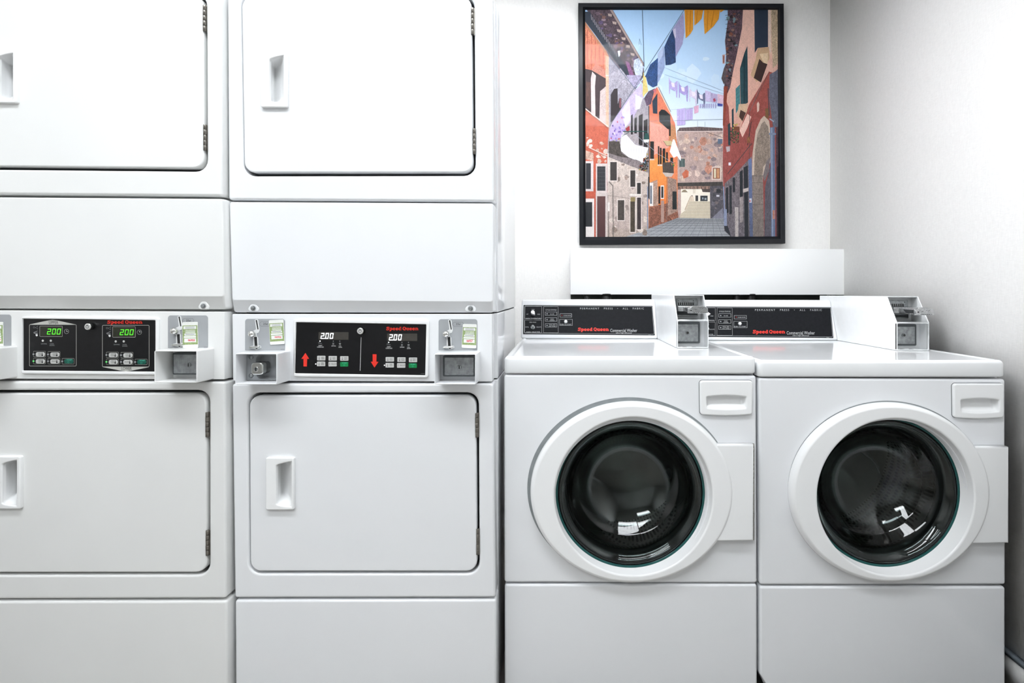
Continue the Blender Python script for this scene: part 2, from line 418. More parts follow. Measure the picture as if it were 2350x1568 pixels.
def hinge(par, pl, x0, x1, y0, y1):
    b = NB(); ax, ay = pl.px((x0+x1)/2, y1); _, by = pl.px(0, y0); r = (pl.px(x1, 0)[0]-pl.px(x0, 0)[0])/2
    n = 5; L = (by-ay)/n
    for k in range(n):
        z0 = pl.o.z+ay+k*L; rr = r*(1 if k % 2 else .94)
        q = Plane((ax, pl.o.y-.0005, 0), (1, 0, 0), (0, 1, 0))
        prism(b, q, ell(0, 0, rr, rr, 20), z0+.0004, z0+L-.0004, .0006)
    a2 = pl.px(x1, 0)[0]
    box(b, ax, a2+.0025, pl.o.y+.002, pl.o.y+.0035, pl.o.z+ay, pl.o.z+by)
    return mk('hinge', b, hingem, par)
def bolt(par, pl, x, y, r=.0055, name='bolt', h=.0, m=zinc):
    b = NB(); a, c = pl.px(x, y); cyl(b, pl, a, c, r*1.35, h, h+.0012, .0005, 24); prism(b, pl, rpoly(ell(a, c, r, r, 6), .0008, 2), h+.001, h+.006, .001)
    return mk(name, b, m, par)
def speckle_box(b, pl, a0, b0, a1, b1, h, nx, ny, mi):
    for i in range(nx):
        for j in range(ny):
            u = a0+(a1-a0)*(i+.5)/nx; v = b0+(b1-b0)*(j+.5)/ny; du = (a1-a0)/nx*.34; dv = (b1-b0)/ny*.2
            flat(b, pl, [(u-du, v-dv), (u+du, v-dv), (u+du, v+dv), (u-du, v+dv)], h, mi)

def coin_slide(par, pl, P, number, stick):
    """P: plate px rect; lever parts placed in fractions of it"""
    x0, y0, x1, y1 = P; w = x1-x0; hh = y1-y0
    X = lambda f: x0+w*f
    Y = lambda f: y0+hh*f
    b = NB(); prism(b, pl, quad(pl, [(x0, y1), (x1, y1), (x1, y0), (x0, y0)], [.001, .001, .007, .007]), 0, .0012, .0004)
    slide = mk('coin_slide_plate', b, greyplate, par, 'grey coin slide plate')
    h = .0013
    b = NB()
    slot = [(X(.25), Y(.03)), (X(.30), Y(.01)), (X(.335), Y(.04)), (X(.37), Y(.36)), (X(.345), Y(.44)), (X(.29), Y(.46)), (X(.30), Y(.55)), (X(.33), Y(.60)), (X(.335), Y(.84)),
            (X(.40), Y(.86)), (X(.41), Y(.92)), (X(.34), Y(.96)), (X(.29), Y(.985)), (X(.24), Y(.96)), (X(.10), Y(.92)), (X(.14), Y(.87)), (X(.21), Y(.85)), (X(.21), Y(.60)), (X(.13), Y(.52)), (X(.14), Y(.41)), (X(.24), Y(.36)), (X(.28), Y(.33))]
    prism(b, pl, rpoly([pl.px(*p) for p in slot], .001, 2), 0, .0022, .0003)
    mk('slot_surround', b, whiteink, slide)
    b = NB()
    for pp in ([(X(.272), Y(.04)), (X(.305), Y(.03)), (X(.345), Y(.33)), (X(.32), Y(.34))], [(X(.235), Y(.58)), (X(.305), Y(.57)), (X(.315), Y(.86)), (X(.25), Y(.86))], [(X(.26), Y(.93)), (X(.33), Y(.93)), (X(.30), Y(.965))]):
        prism(b, pl, rpoly([pl.px(*p) for p in pp], .0006, 2), 0, .0026)
    mk('coin_slot', b, darkink, slide)
    b = NB(); c = pl.px(X(.205), Y(.47)); cyl(b, pl, c[0], c[1], .0045, 0, .006, .001); sphere(b, pl.pt(c[0], c[1], .009), .0088)
    mk('return_knob', b, chrome, slide)
    b = NB(); prism(b, pl, rpoly([pl.px(*p) for p in [(X(.13), Y(.885)), (X(.39), Y(.865)), (X(.385), Y(.905)), (X(.14), Y(.925))]], .001, 2), .002, .009, .001)
    mk('coin_tab', b, chrome, slide)
    b = NB()
    hx = [(X(.36), Y(.165)), (X(.40), Y(.09)), (X(.62), Y(.09)), (X(.66), Y(.165)), (X(.62), Y(.235)), (X(.40), Y(.235))]
    outline(b, pl, [pl.px(*p) for p in hx], .0004, h+.0002)
    text(b, pl, '25¢', X(.45), Y(.13), X(.565), Y(.205), h+.0003)
    mk('price_marking', b, darkink, slide)
    b = NB(); text(b, pl, 'MCTH', X(.90), Y(.965), X(.98), Y(.985), h+.0003); mk('part_number', b, darkink, slide)
    # sticker
    s = [(sx, sy) for sx, sy in stick]      # TL TR BR BL px
    def S(u, v):
        tl, tr, br, bl = [Vector(q) for q in s]
        q = (tl*(1-u)+tr*u)*(1-v)+(bl*(1-u)+br*u)*v; return (q.x, q.y)
    def R(u0, v0, u1, v1): return [pl.px(*S(u0, v1)), pl.px(*S(u1, v1)), pl.px(*S(u1, v0)), pl.px(*S(u0, v0))]
    b = NB(); prism(b, pl, rpoly(R(0, 0, 1, 1), .003, 4), .0012, .0034, .0003, mi=0)
    k = .0035
    flat(b, pl, R(.02, .13, .98, .87), k, 1); flat(b, pl, R(.08, .16, .90, .27), k+.0001, 0)
    flat(b, pl, R(.14, .44, .86, .52), k+.0001, 0); flat(b, pl, R(.10, .54, .88, .61), k+.0001, 0); flat(b, pl, R(.12, .63, .88, .78), k+.0001, 0)
    for v in (.185, .23): flat(b, pl, R(.2, v, .8, v+.02), k+.0002, 2)
    for v in (.31, .36, .40): flat(b, pl, R(.2, v, .84, v+.022), k+.0002, 0)
    flat(b, pl, R(.2, .465, .8, .49), k+.0002, 2)
    p = S(.30, .66); q = S(.74, .75); text(b, pl, number, p[0], p[1], q[0], q[1], k+.0003, 3, bold=.03)
    mk('licence_sticker', b, [stk_w, stk_g, dimink, stk_r], slide, 'white and green sticker numbered %s' % number)
    return slide

def coin_box(par, pl, front, D1, kind, em):
    """front: px rect of the rim at depth D1"""
    f = FP(D1); dep = pl.o.y-D1
    o = rect(f, *front, r=.004)
    i = offs(ccw(o), .003)
    b = NB()
    loft(b, f, [(offs(o, -.0006), -dep), (o, -.004), (offs(o, .0008), -.001), (offs(o, .0016), 0), (offs(o, .0024), -.0003), (i, -.002), (i, -dep+.0005)])
    us = [p[0] for p in i]; vs = [p[1] for p in i]; a0, a1, c0, c1 = min(us), max(us), min(vs), max(vs)
    flat(b, f, i, -dep+.0006)
    for (uu, vv) in ((a1-.012, (c0+c1)/2),):
        pass
    hood = mk('coin_box_hood', b, em, par)
    if kind == 'plate':
        b = NB(); prism(b, f, rpoly([(a0+.008, c0+.010), (a1-.006, c0+.010), (a1-.006, c1-.008), (a0+.008, c1-.008)], .003), -dep+.001, -dep+.016, .002, mi=0)
        prism(b, f, rpoly([(a0+.013, c0+.014), (a1-.010, c0+.014), (a1-.010, c1-.012), (a0+.013, c1-.012)], .0015), -dep+.015, -dep+.019, .0008, mi=1)
        speckle_box(b, f, a0+.015, c0+.016, a1-.012, c1-.019, -dep+.0192, 14, 10, 2)
        text_px = None
        cp = mk('coin_box', b, [innerg, zinc, dimink], hood, 'ribbed grey metal coin box front')
        lc = ((a0+a1)/2+.002, (c0+c1)/2-.001)
        b = NB(); cyl(b, f, lc[0], lc[1], .0056, -dep+.018, -dep+.0215, .0008, mi=0)
        flat(b, f, [(lc[0]-.0014, lc[1]-.0042), (lc[0]+.0014, lc[1]-.0042), (lc[0]+.0014, lc[1]+.0042), (lc[0]-.0014, lc[1]+.0042)], -dep+.0217, 1)
        mk('coin_box_lock', b, [zinc, darkink], hood)
    else:
        b = NB()
        A0, A1, C0, C1 = a0+.024, a1-.003, c0+.004, c1-.004
        w = rpoly([(A0, C0), (A1, C0), (A1, C1), (A0, C1)], .016, 6)
        w2 = offs(w, .009)
        prism(b, f, rpoly([(a0+.001, c0+.001), (a1-.001, c0+.001), (a1-.001, c1-.001), (a0+.001, c1-.001)], .001), -dep+.002, -dep+.020, 0, holes=[w], back=False)
        loft(b, f, [(w, -dep+.020), (offs(w, .003), -dep+.018), (offs(w, .006), -dep+.004)], cap1=True)
        mk('coin_box', b, greyplate, hood, 'grey metal coin box front with rounded recess')
        for vv in (c0+.013, c1-.012):
            b = NB(); sphere(b, f.pt(a0+.012, vv, -dep+.0205), .0058, sy=.6); mk('rivet', b, zinc, hood)
        lc = ((a0+a1)/2-.012, (c0+c1)/2-.003)
        b = NB()
        prism(b, f, rpoly([(lc[0]-.0155, lc[1]-.0155), (lc[0]+.0155, lc[1]-.0155), (lc[0]+.0155, lc[1]+.0155), (lc[0]-.0155, lc[1]+.0155)], .008, 6), -dep+.004, -dep+.040, .003, mi=0)
        cyl(b, f, lc[0]-.002, lc[1]-.001, .0062, -dep+.038, -dep+.0415, .0008, mi=0)
        cyl(b, f, lc[0]-.002, lc[1]-.001, .0048, -dep+.040, -dep+.0418, 0, mi=1)
        prism(b, f, [(lc[0]-.0034, lc[1]-.0055), (lc[0]-.0006, lc[1]-.0055), (lc[0]-.0006, lc[1]+.0035), (lc[0]-.0034, lc[1]+.0035)], -dep+.0415, -dep+.0421, 0, mi=2)
        mk('coin_box_lock', b, [chrome, zinc, darkink], hood, 'chrome cylinder lock')
    return hood

def key_lock(par, pl, x, y, h):
    a, c = pl.px(x, y, h+.012); b = NB()
    cyl(b, pl, a, c, .0085, h, h+.014, .0015, mi=0); cyl(b, pl, a, c, .0068, h+.013, h+.0145, 0, mi=1)
    outline(b, pl, ell(a, c, .0042, .0042, 24), .0011, h+.0147, 2)
    flat(b, pl, [(a-.0007, c+.001), (a+.0007, c+.001), (a+.0007, c+.0052), (a-.0007, c+.0052)], h+.0149, 2)
    return mk('key_lock', b, [chrome, buttonk, darkink], par)

def dryer_stack(S):
    D = S['D']; pl = FP(D); em = S['em']
    tl = W(S['up'][0][0], 0, D).x; xr = S['xr']; xl = S['xl']
    t = thing('stacked_dryer', ((xl+xr)/2, D+.3, 0), S['label'], 'dryer', 'stacked dryers along the wall')
    # cabinet
    b = NB(); zt = CAMZ+.78
    zs = [.012, W(0, 877.5, D).z, W(0, 719.5, D).z, zt-.004]
    for za, zb_ in zip(zs, zs[1:]): box(b, xl, xr, D+.055, D+.62, za+.0015, zb_-.0015, .0025, mi=0)
    box(b, xl+.004, xr-.004, D+.058, D+.616, .02, zt-.01, 0, mi=1)
    box(b, xl+.01, xr-.01, D+.10, D+.60, 0, .013, mi=1)
    mk('cabinet', b, [em, dark], t)
    # front panels
    def panel(q, h1=0, bev=.006, r=.007, hole=None, h0=-.056):
        b = NB(); prism(b, pl, quad(pl, q, r), h0, h1, bev, holes=[hole] if hole else (), back=False, seg=4)
        return b
    # dark inner frame behind door gap
    for key, dk in (('up', 'updoor'), ('lo', 'lodoor')):
        hole = quad(pl, S[dk+'_hole'], .030)
        fp = mk('front_panel', panel(S[key], hole=hole), em, t)
        b = NB(); prism(b, pl, quad(pl, S[dk+'_hole'], .034), -.054, -.046, 0); mk('door_recess', b, innerg, fp)
        d = handle_and_door(t, pl, S[dk], .027, S[dk+'_handle'], None, em)
        for hg in S[dk+'_hinges']: hinge(d, pl, *hg)
    # access panel with sloped lower band
    q = S['access']; yb = S['band']
    full = quad(pl, q, [.009, .009, .007, .007])
    frontq = [(q[0][0], yb[0]), (q[1][0], yb[1]), q[2], q[3]]
    fr = quad(pl, frontq, [.009, .009, .007, .007])
    b = NB(); fi = offs(fr, .004)
    loft(b, pl, [(full, -.056), (offs(full, 0), -.011), (offs(full, .0025), -.008), (offs(fr, .001), -.0025), (offs(fr, .0025), -.0006), (offs(fr, .005), 0)], cap1=True)
    ap = mk('access_panel', b, em, t)
    for bx_, by_ in S['bolts']:
        b = NB(); a, c = pl.px(bx_, by_-1, -.004)
        prism(b, pl, rpoly([(a-.020, c-.009), (a+.020, c-.009), (a+.006, c+.012), (a-.006, c+.012)], .007, 5), -.010, -.0042, .0022)
        cyl(b, pl, a, c, .0062, -.004, -.0015, .0005, 24, mi=1); prism(b, pl, rpoly(ell(a, c, .0046, .0046, 6), .0006, 2), -.002, .002, .0008, mi=1)
        mk('bolt', b, [em, zinc], ap)
    # control band
    b = panel(S['band_q'], h1=-.005, bev=.002, r=.003); cb = mk('control_band', b, em, t)
    # kick panel
    mk('kick_panel', panel(S['kick']), em, t)
    return t, pl

# right stack ----------------------------------------------------------------
Rr = dict(D=1.465, em=enamel, xl=-.852, xr=-.1725, label='right stacked dryer with two red arrows on its black control panel, standing beside the washers',
    up=[(524, 458.5), (1134, 462.5), (1131, -20), (521, -20)],
    updoor_hole=[(559, 404), (1091, 403), (1088, -12), (552, -12)], updoor=[(561.5, 396), (1086, 396), (1082, -8), (555, -8)],
    updoor_handle=(597, 118, 659, 246, 618, 650), updoor_hinges=[(1081, 1088, 18, 80), (1085, 1091.5, 295, 354)],
    lo=[(538, 1373), (1137, 1372), (1131, 881), (532, 881)],
    lodoor_hole=[(572, 1317.5), (1100, 1317), (1098, 901.5), (569, 902)], lodoor=[(575, 1311), (1095, 1311), (1092, 907.5), (573, 908)],
    lodoor_handle=(609, 1051, 674, 1171, 634, 668), lodoor_hinges=[(1090.5, 1097.5, 948, 1004), (1093, 1099.5, 1214, 1273)],
    access=[(531, 717.5), (1133, 718), (1133, 466), (525, 462.5)], band=(692, 696), bolts=[(581.5, 708.5), (1080, 709)],
    band_q=[(532, 875), (1129, 877), (1129, 721), (530, 721)], kick=[(540, 1636), (1139, 1636), (1138, 1377), (539, 1378)])
tR, plR = dryer_stack(Rr)
cbR = Plane((0, 1.465+.005, CAMZ))
def bezel(par, pl, outer, inner, mat_face):
    b = NB(); o = quad(pl, outer, .006, .004); i = quad(pl, inner, .001, .002)
    prism(b, pl, o, 0, .0065, .002, holes=[offs(ccw(i), -.0004)], back=False)
    bz = mk('panel_bezel', b, plastic, par)
    b = NB(); prism(b, pl, offs(ccw(i), -.001), 0, .0022); fc = mk('control_panel', b, mat_face, par, 'black control panel')
    return fc
fcR = bezel(tR, cbR, [(674, 864.5), (983, 867), (985, 735), (674, 733)], [(678, 856.5), (976, 861), (978.5, 745), (681, 740)], black)
HF = .0024
def Z2(X, Y): return 520+X/7.833, 700+Y/7.833
def Z3_(X, Y): return 820+X/6.528, 700+Y/6.528
def tz(b, pl, Z, s, x0, y0, x1, y1, h, mi, **k):
    p, q = Z(x0, y0), Z(x1, y1); text(b, pl, s, p[0], p[1], q[0], q[1], h, mi, **k)
def rz(pl, Z, x0, y0, x1, y1, r=0, h=0):
    p, q = Z(x0, y0), Z(x1, y1); return rect(pl, p[0], p[1], q[0], q[1], r, h)
def qz(pl, Z, pts): return [pl.px(*Z(*p)) for p in pts]
def circ(pl, Z, x, y, r, n=20):
    a, c = pl.px(*Z(x, y)); s = (pl.px(*Z(x+r, y))[0]-a); return ell(a, c, s, s, n)
def right_half(par, pl, Z, disp, digits, led, ox, oy, sc_, btns, led2, arrow):
    b = NB(); prism(b, pl, rz(pl, Z, *disp, r=.001), .001, HF+.0004); dd = mk('display', b, dispd, par, 'dark display window')
    b = NB(); p, q = Z(digits[0], digits[1]), Z(digits[2], digits[3]); seven(b, pl, '200', p[0], p[1], q[0], q[1], HF+.0006, 0, slant=.14, w=.24, dot=0)
    mk('lit_digits', b, ledw, dd, 'white lit digits 2.00')
    for ll in (led, led2): b = NB(); flat(b, pl, circ(pl, Z, *ll, 10*sc_), HF+.0005); mk('indicator_light', b, ledw, par, 'lit white indicator light')
    b = NB()
    def T(s, x0, y0, x1, y1, **k): tz(b, pl, Z, s, led[0]+x0*sc_, led[1]+y0*sc_, led[0]+x1*sc_, led[1]+y1*sc_, HF+.0004, 0, **k)
    T('INSERT', -35, 72, 32, 92); T('COINS/CARD', -60, 98, 58, 118)
    outline(b, pl, circ(pl, Z, led[0]-20*sc_, led[1]+32*sc_, 14*sc_, 10), .0004, HF+.0004, 1)
    flat(b, pl, rz(pl, Z, led[0]-5*sc_, led[1]+38*sc_, led[0]+32*sc_, led[1]+44*sc_), HF+.0004, 1)
    mk('printed_caption', b, [whiteink, dimink], par); b = NB()
    T('DRYING', 198, 78, 275, 98); flat(b, pl, circ(pl, Z, led[0]+238*sc_, led[1], 8*sc_), HF+.0004, 1)
    for k in range(3): flat(b, pl, rz(pl, Z, led[0]+222*sc_, led[1]+(30+14*k)*sc_, led[0]+252*sc_, led[1]+(36+14*k)*sc_), HF+.0004, 1)
    mk('printed_caption', b, [whiteink, dimink], par); b = NB()
    T('COOL', 328, 80, 375, 98); T('DOWN', 324, 104, 387, 122); flat(b, pl, circ(pl, Z, led[0]+355*sc_, led[1], 8*sc_), HF+.0004, 1)
    outline(b, pl, circ(pl, Z, led[0]+357*sc_, led[1]+47*sc_, 16*sc_, 8), .0006, HF+.0004, 0)
    mk('printed_caption', b, [whiteink, dimink], par)
    for bx in btns:
        b = NB(); flat(b, pl, circ(pl, Z, bx[0]-25*sc_, (bx[1]+bx[3])/2, 9*sc_), HF+.0003, 0); mk('unlit_indicator', b, dispd, par)
    names = [('HIGH', 'TEMP'), ('LOW', 'TEMP'), ('NO', 'HEAT'), ('MED', 'TEMP'), ('DELICATE', ''), ('START', '')]
    for bx, nm in zip(btns, names):
        st = nm[0] == 'START'
        b = NB(); prism(b, pl, rz(pl, Z, *bx, r=.0016), .001, HF+.0012, .0004, mi=0)
        w = bx[2]-bx[0]; hh = bx[3]-bx[1]; hb = HF+.0014
        if st:
            tz(b, pl, Z, 'START', bx[0]+w*.2, bx[1]+hh*.1, bx[0]+w*.8, bx[1]+hh*.35, hb, 1)
            outline(b, pl, qz(pl, Z, [(bx[0]+w*.5, bx[1]+hh*.85), (bx[0]+w*.62, bx[1]+hh*.65), (bx[0]+w*.5, bx[1]+hh*.45), (bx[0]+w*.38, bx[1]+hh*.65)]), .0003, hb, 1)
        elif nm[1]:
            tz(b, pl, Z, nm[0], bx[0]+w*.45, bx[1]+hh*.22, bx[0]+w*.78, bx[1]+hh*.45, hb, 1); tz(b, pl, Z, nm[1], bx[0]+w*.42, bx[1]+hh*.55, bx[0]+w*.80, bx[1]+hh*.78, hb, 1)
            flat(b, pl, rz(pl, Z, bx[0]+w*.25, bx[1]+hh*.2, bx[0]+w*.29, bx[1]+hh*.7), hb, 1); flat(b, pl, circ(pl, Z, bx[0]+w*.27, bx[1]+hh*.72, w*.05), hb+.0001, 1)
        else:
            tz(b, pl, Z, nm[0], bx[0]+w*.30, bx[1]+hh*.38, bx[0]+w*.94, bx[1]+hh*.64, hb, 1); flat(b, pl, rz(pl, Z, bx[0]+w*.14, bx[1]+hh*.2, bx[0]+w*.17, bx[1]+hh*.75), hb, 1)
        mk('button', b, [greenk, mintk] if st else [buttonk, darkink], par, 'green start button' if st else None)
    b = NB(); prism(b, pl, qz(pl, Z, arrow), .001, HF+.0003); mk('arrow_marking', b, redink, par, 'red arrow')
right_half(fcR, cbR, Z2, (1660, 488, 2200, 625), (1688, 505, 1925, 610), (1688, 650), 0, 0, 1.0,
    [(1637, 913, 1785, 997), (1842, 916, 1990, 1000), (2050, 920, 2198, 1003), (1633, 1017, 1782, 1100), (1840, 1020, 1988, 1103), (2050, 1025, 2195, 1107)], (1612, 1060),
    [(1425, 862), (1352, 968), (1391, 968), (1390, 1105), (1452, 1105), (1457, 968), (1492, 968)])
right_half(fcR, cbR, Z3_, (450, 428, 900, 540), (472, 441, 670, 531), (475, 560), 0, 0, .833,
    [(430, 780, 555, 848), (605, 783, 728, 853), (777, 787, 900, 857), (428, 868, 553, 936), (600, 870, 725, 940), (775, 875, 897, 942)], (412, 902),
    [(235, 738), (292, 738), (290, 850), (320, 852), (262, 938), (207, 850), (235, 850)])
b = NB(); slab(b, cbR, *Z3_(432, 328), *Z3_(915, 395), HF+.0004); mk('brand_lettering', b, redink, fcR, 'red Speed Queen lettering')
b = NB(); flat(b, cbR, qz(cbR, Z3_, [(60, 485), (66, 485), (50, 985), (44, 985)]), HF+.0003); mk('divider_line', b, whiteink, fcR)
b = NB(); tz(b, cbR, Z3_, '511813', 952, 1026, 1008, 1036, HF+.0003, 0); mk('part_number', b, dimink, fcR)
key_lock(fcR, cbR, 827, 760, .002)
coin_slide(cbR and tR, cbR, (563, 732, 654, 804), '06956', [Z2(768, 275), Z2(1030, 262), Z2(1058, 700), Z2(793, 718)])
coin_slide(tR, cbR, (1006.6, 732.6, 1095.4, 804), '06957', [Z3_(1585, 284), Z3_(1793, 290), Z3_(1785, 650), Z3_(1565, 640)])
coin_box(tR, cbR, (538.5, 811, 636, 883.5), 1.403, 'lock', enamel)
coin_box(tR, cbR, (996, 812, 1092.5, 883.5), 1.403, 'plate', enamel)

# left stack -----------------------------------------------------------------
SH = (1290-523)*1.465/1.445-(1290-523)   # not used for pixels, doors are measured directly
Lr = dict(D=1.445, em=enamelw, xl=-1.556, xr=-.8695, label='left stacked dryer with green lit digits, cut off by the left edge of the photo',
    up=[(-111, 445), (509, 450), (507, -25), (-113, -25)],
    updoor_hole=[(-80, 388), (475, 393.5), (473, -14), (-80, -14)], updoor=[(-76, 381), (469, 386), (467, -10), (-76, -10)],
    updoor_handle=(-27, 113, 37, 236, -5, 28), updoor_hinges=[(466, 473, 12, 72), (467, 474, 286, 346)],
    lo=[(-96, 1376), (519, 1374), (517, 877), (-100, 875)],
    lodoor_hole=[(-64, 1321), (480.5, 1320), (480, 896), (-68, 896)], lodoor=[(-60, 1314), (475, 1313.5), (473.5, 903), (-64, 903)],
    lodoor_handle=(-18, 1048, 46, 1169, 5, 37), lodoor_hinges=[(472, 479.5, 946, 1003), (472.5, 479.5, 1217, 1275)],
    access=[(-106, 708), (516, 710.5), (512, 455.5), (-110, 451)], band=(682, 684), bolts=[(467, 703.5)],
    band_q=[(-100, 870), (513, 872), (512, 716), (-104, 712)], kick=[(-94, 1650), (521, 1650), (521, 1380), (-94, 1381)])
tL, plL = dryer_stack(Lr)
cbL = Plane((0, 1.445+.005, CAMZ))
def Z1(X, Y): return X/4.352, 690+Y/4.352
fcL = bezel(tL, cbL, [Z1(218, 730), Z1(1590, 742), Z1(1588, 172), Z1(218, 160)], [Z1(238, 697), Z1(1560, 708), Z1(1560, 198), Z1(238, 182)], black)
def left_half(ox, oy, upper):
    pl = cbL; Z = lambda x, y: Z1(x+ox, y+oy)
    b = NB(); h = HF+.0003
    outline(b, pl, rz(pl, Z, 302, 238, 772, 655, r=.003), .0009, h, 1)
    if upper: flat(b, pl, qz(pl, Z, [(305, 238), (480, 200), (535, 192), (590, 200), (770, 240)]), h+.0001, 1); tz(b, pl, Z, 'UPPER', 488, 205, 582, 235, h+.0003, 2, bold=.0)
    else: flat(b, pl, qz(pl, Z, [(305, 655), (475, 690), (540, 698), (605, 690), (770, 657)]), h+.0001, 1); tz(b, pl, Z, 'LOWER', 486, 656, 588, 687, h+.0003, 2)
    outline(b, pl, circ(pl, Z, 673, 308, 23, 24), .0004, h, 0); flat(b, pl, rz(pl, Z, 672, 305, 688, 308), h, 0); flat(b, pl, rz(pl, Z, 671, 296, 675, 308), h, 0)
    outline(b, pl, qz(pl, Z, [(362, 270), (388, 250), (388, 288)]), .0004, h, 3); outline(b, pl, circ(pl, Z, 350, 268, 9, 12), .0004, h, 3)
    flat(b, pl, qz(pl, Z, [(343, 318), (385, 300), (386, 304), (345, 322)]), h, 3); flat(b, pl, rz(pl, Z, 348, 322, 386, 328), h, 3); flat(b, pl, qz(pl, Z, [(365, 335), (385, 335), (387, 350), (375, 358), (366, 348)]), h, 0)
    for x in (437, 517): flat(b, pl, circ(pl, Z, x, 400, 11), h, 4)
    tz(b, pl, Z, 'DRYING', 410, 427, 467, 438, h, 3); tz(b, pl, Z, 'COOL', 497, 427, 540, 438, h, 3); tz(b, pl, Z, 'DOWN', 495, 443, 543, 454, h, 3)
    outline(b, pl, rz(pl, Z, 407, 253, 636, 360, r=.002), .0006, HF+.0008, 1)
    for (x0, y0) in ((343, 505), (488, 507), (343, 574), (488, 575), (629, 576)):
        outline(b, pl, rz(pl, Z, x0, y0, x0+122, y0+58, r=.0018), .0005, h, 1); flat(b, pl, circ(pl, Z, x0+2, y0+30, 15), h+.00015, 5)
    for (x0, y0) in ((488, 507), (343, 505), (488, 575), (629, 576)): flat(b, pl, circ(pl, Z, x0+2, y0+30, 10), h+.0003, 3)
    mk('printed_legend', b, [whiteink, bannerk, darkink, dimink, buttonk, black], fcL)
    b = NB(); prism(b, pl, rz(pl, Z, 410, 256, 633, 357, r=.0015), .001, HF+.0006); dd = mk('display', b, dispk, fcL, 'dark display window')
    b = NB(); p, q = Z(468, 281), Z(610, 338); seven(b, pl, '200', p[0], p[1], q[0], q[1], HF+.0009, 0, slant=.16, w=.18)
    mk('lit_digits', b, ledg, dd, 'green lit digits 200')
    b = NB(); flat(b, pl, circ(pl, Z, 345, 604, 10), h+.0003); mk('indicator_light', b, ledgd, fcL)
    for (x0, y0, s1, s2) in ((368, 515, 'HIGH', 'TEMP'), (513, 517, 'LOW', 'TEMP'), (368, 584, 'MED', 'TEMP'), (513, 585, 'DELICATE', ''), (652, 583, 'START', '')):
        st = s1 == 'START'; b = NB(); prism(b, pl, rz(pl, Z, x0, y0, x0+90, y0+44, r=.0045), .001, HF+.0010, .0004); hb = HF+.0012
        if st: tz(b, pl, Z, 'START', x0+15, y0+3, x0+72, y0+16, hb, 1); outline(b, pl, qz(pl, Z, [(x0+43, y0+42), (x0+54, y0+31), (x0+43, y0+21), (x0+32, y0+31)]), .0003, hb, 1)
        elif s2: tz(b, pl, Z, s1, x0+14, y0+7, x0+48, y0+19, hb, 1); tz(b, pl, Z, s2, x0+12, y0+24, x0+50, y0+36, hb, 1)
        else: tz(b, pl, Z, s1, x0+4, y0+15, x0+52, y0+27, hb, 1)
        if not st: flat(b, pl, circ(pl, Z, x0+67, y0+30, 8), hb, 1); flat(b, pl, rz(pl, Z, x0+64, y0+6, x0+70, y0+28), hb, 1)
        mk('button', b, [tealk, mintk] if st else [buttonk, darkink], fcL, 'green start button' if st else None)
left_half(0, 0, True); left_half(727, 7, False)
b = NB(); slab(b, cbL, *Z1(1070, 197), *Z1(1422, 242), HF+.0006); mk('brand_lettering', b, redink, fcL, 'red Speed Queen lettering')
key_lock(fcL, cbL, 202, 750, .002)
coin_slide(tL, cbL, (386, 724, 477.5, 799), '06955', [Z1(1828, 215), Z1(1982, 212), Z1(1988, 470), Z1(1832, 475)])
coin_slide(tL, cbL, (-64, 722, 26, 796.5), '06954', [Z1(-115, 215), Z1(42, 212), Z1(47, 462), Z1(-110, 465)])
coin_box(tL, cbL, (353, 804.5, 452.5, 879.5), 1.384, 'plate', enamelw)
coin_box(tL, cbL, (-119, 800, -20, 875), 1.384, 'plate', enamelw)

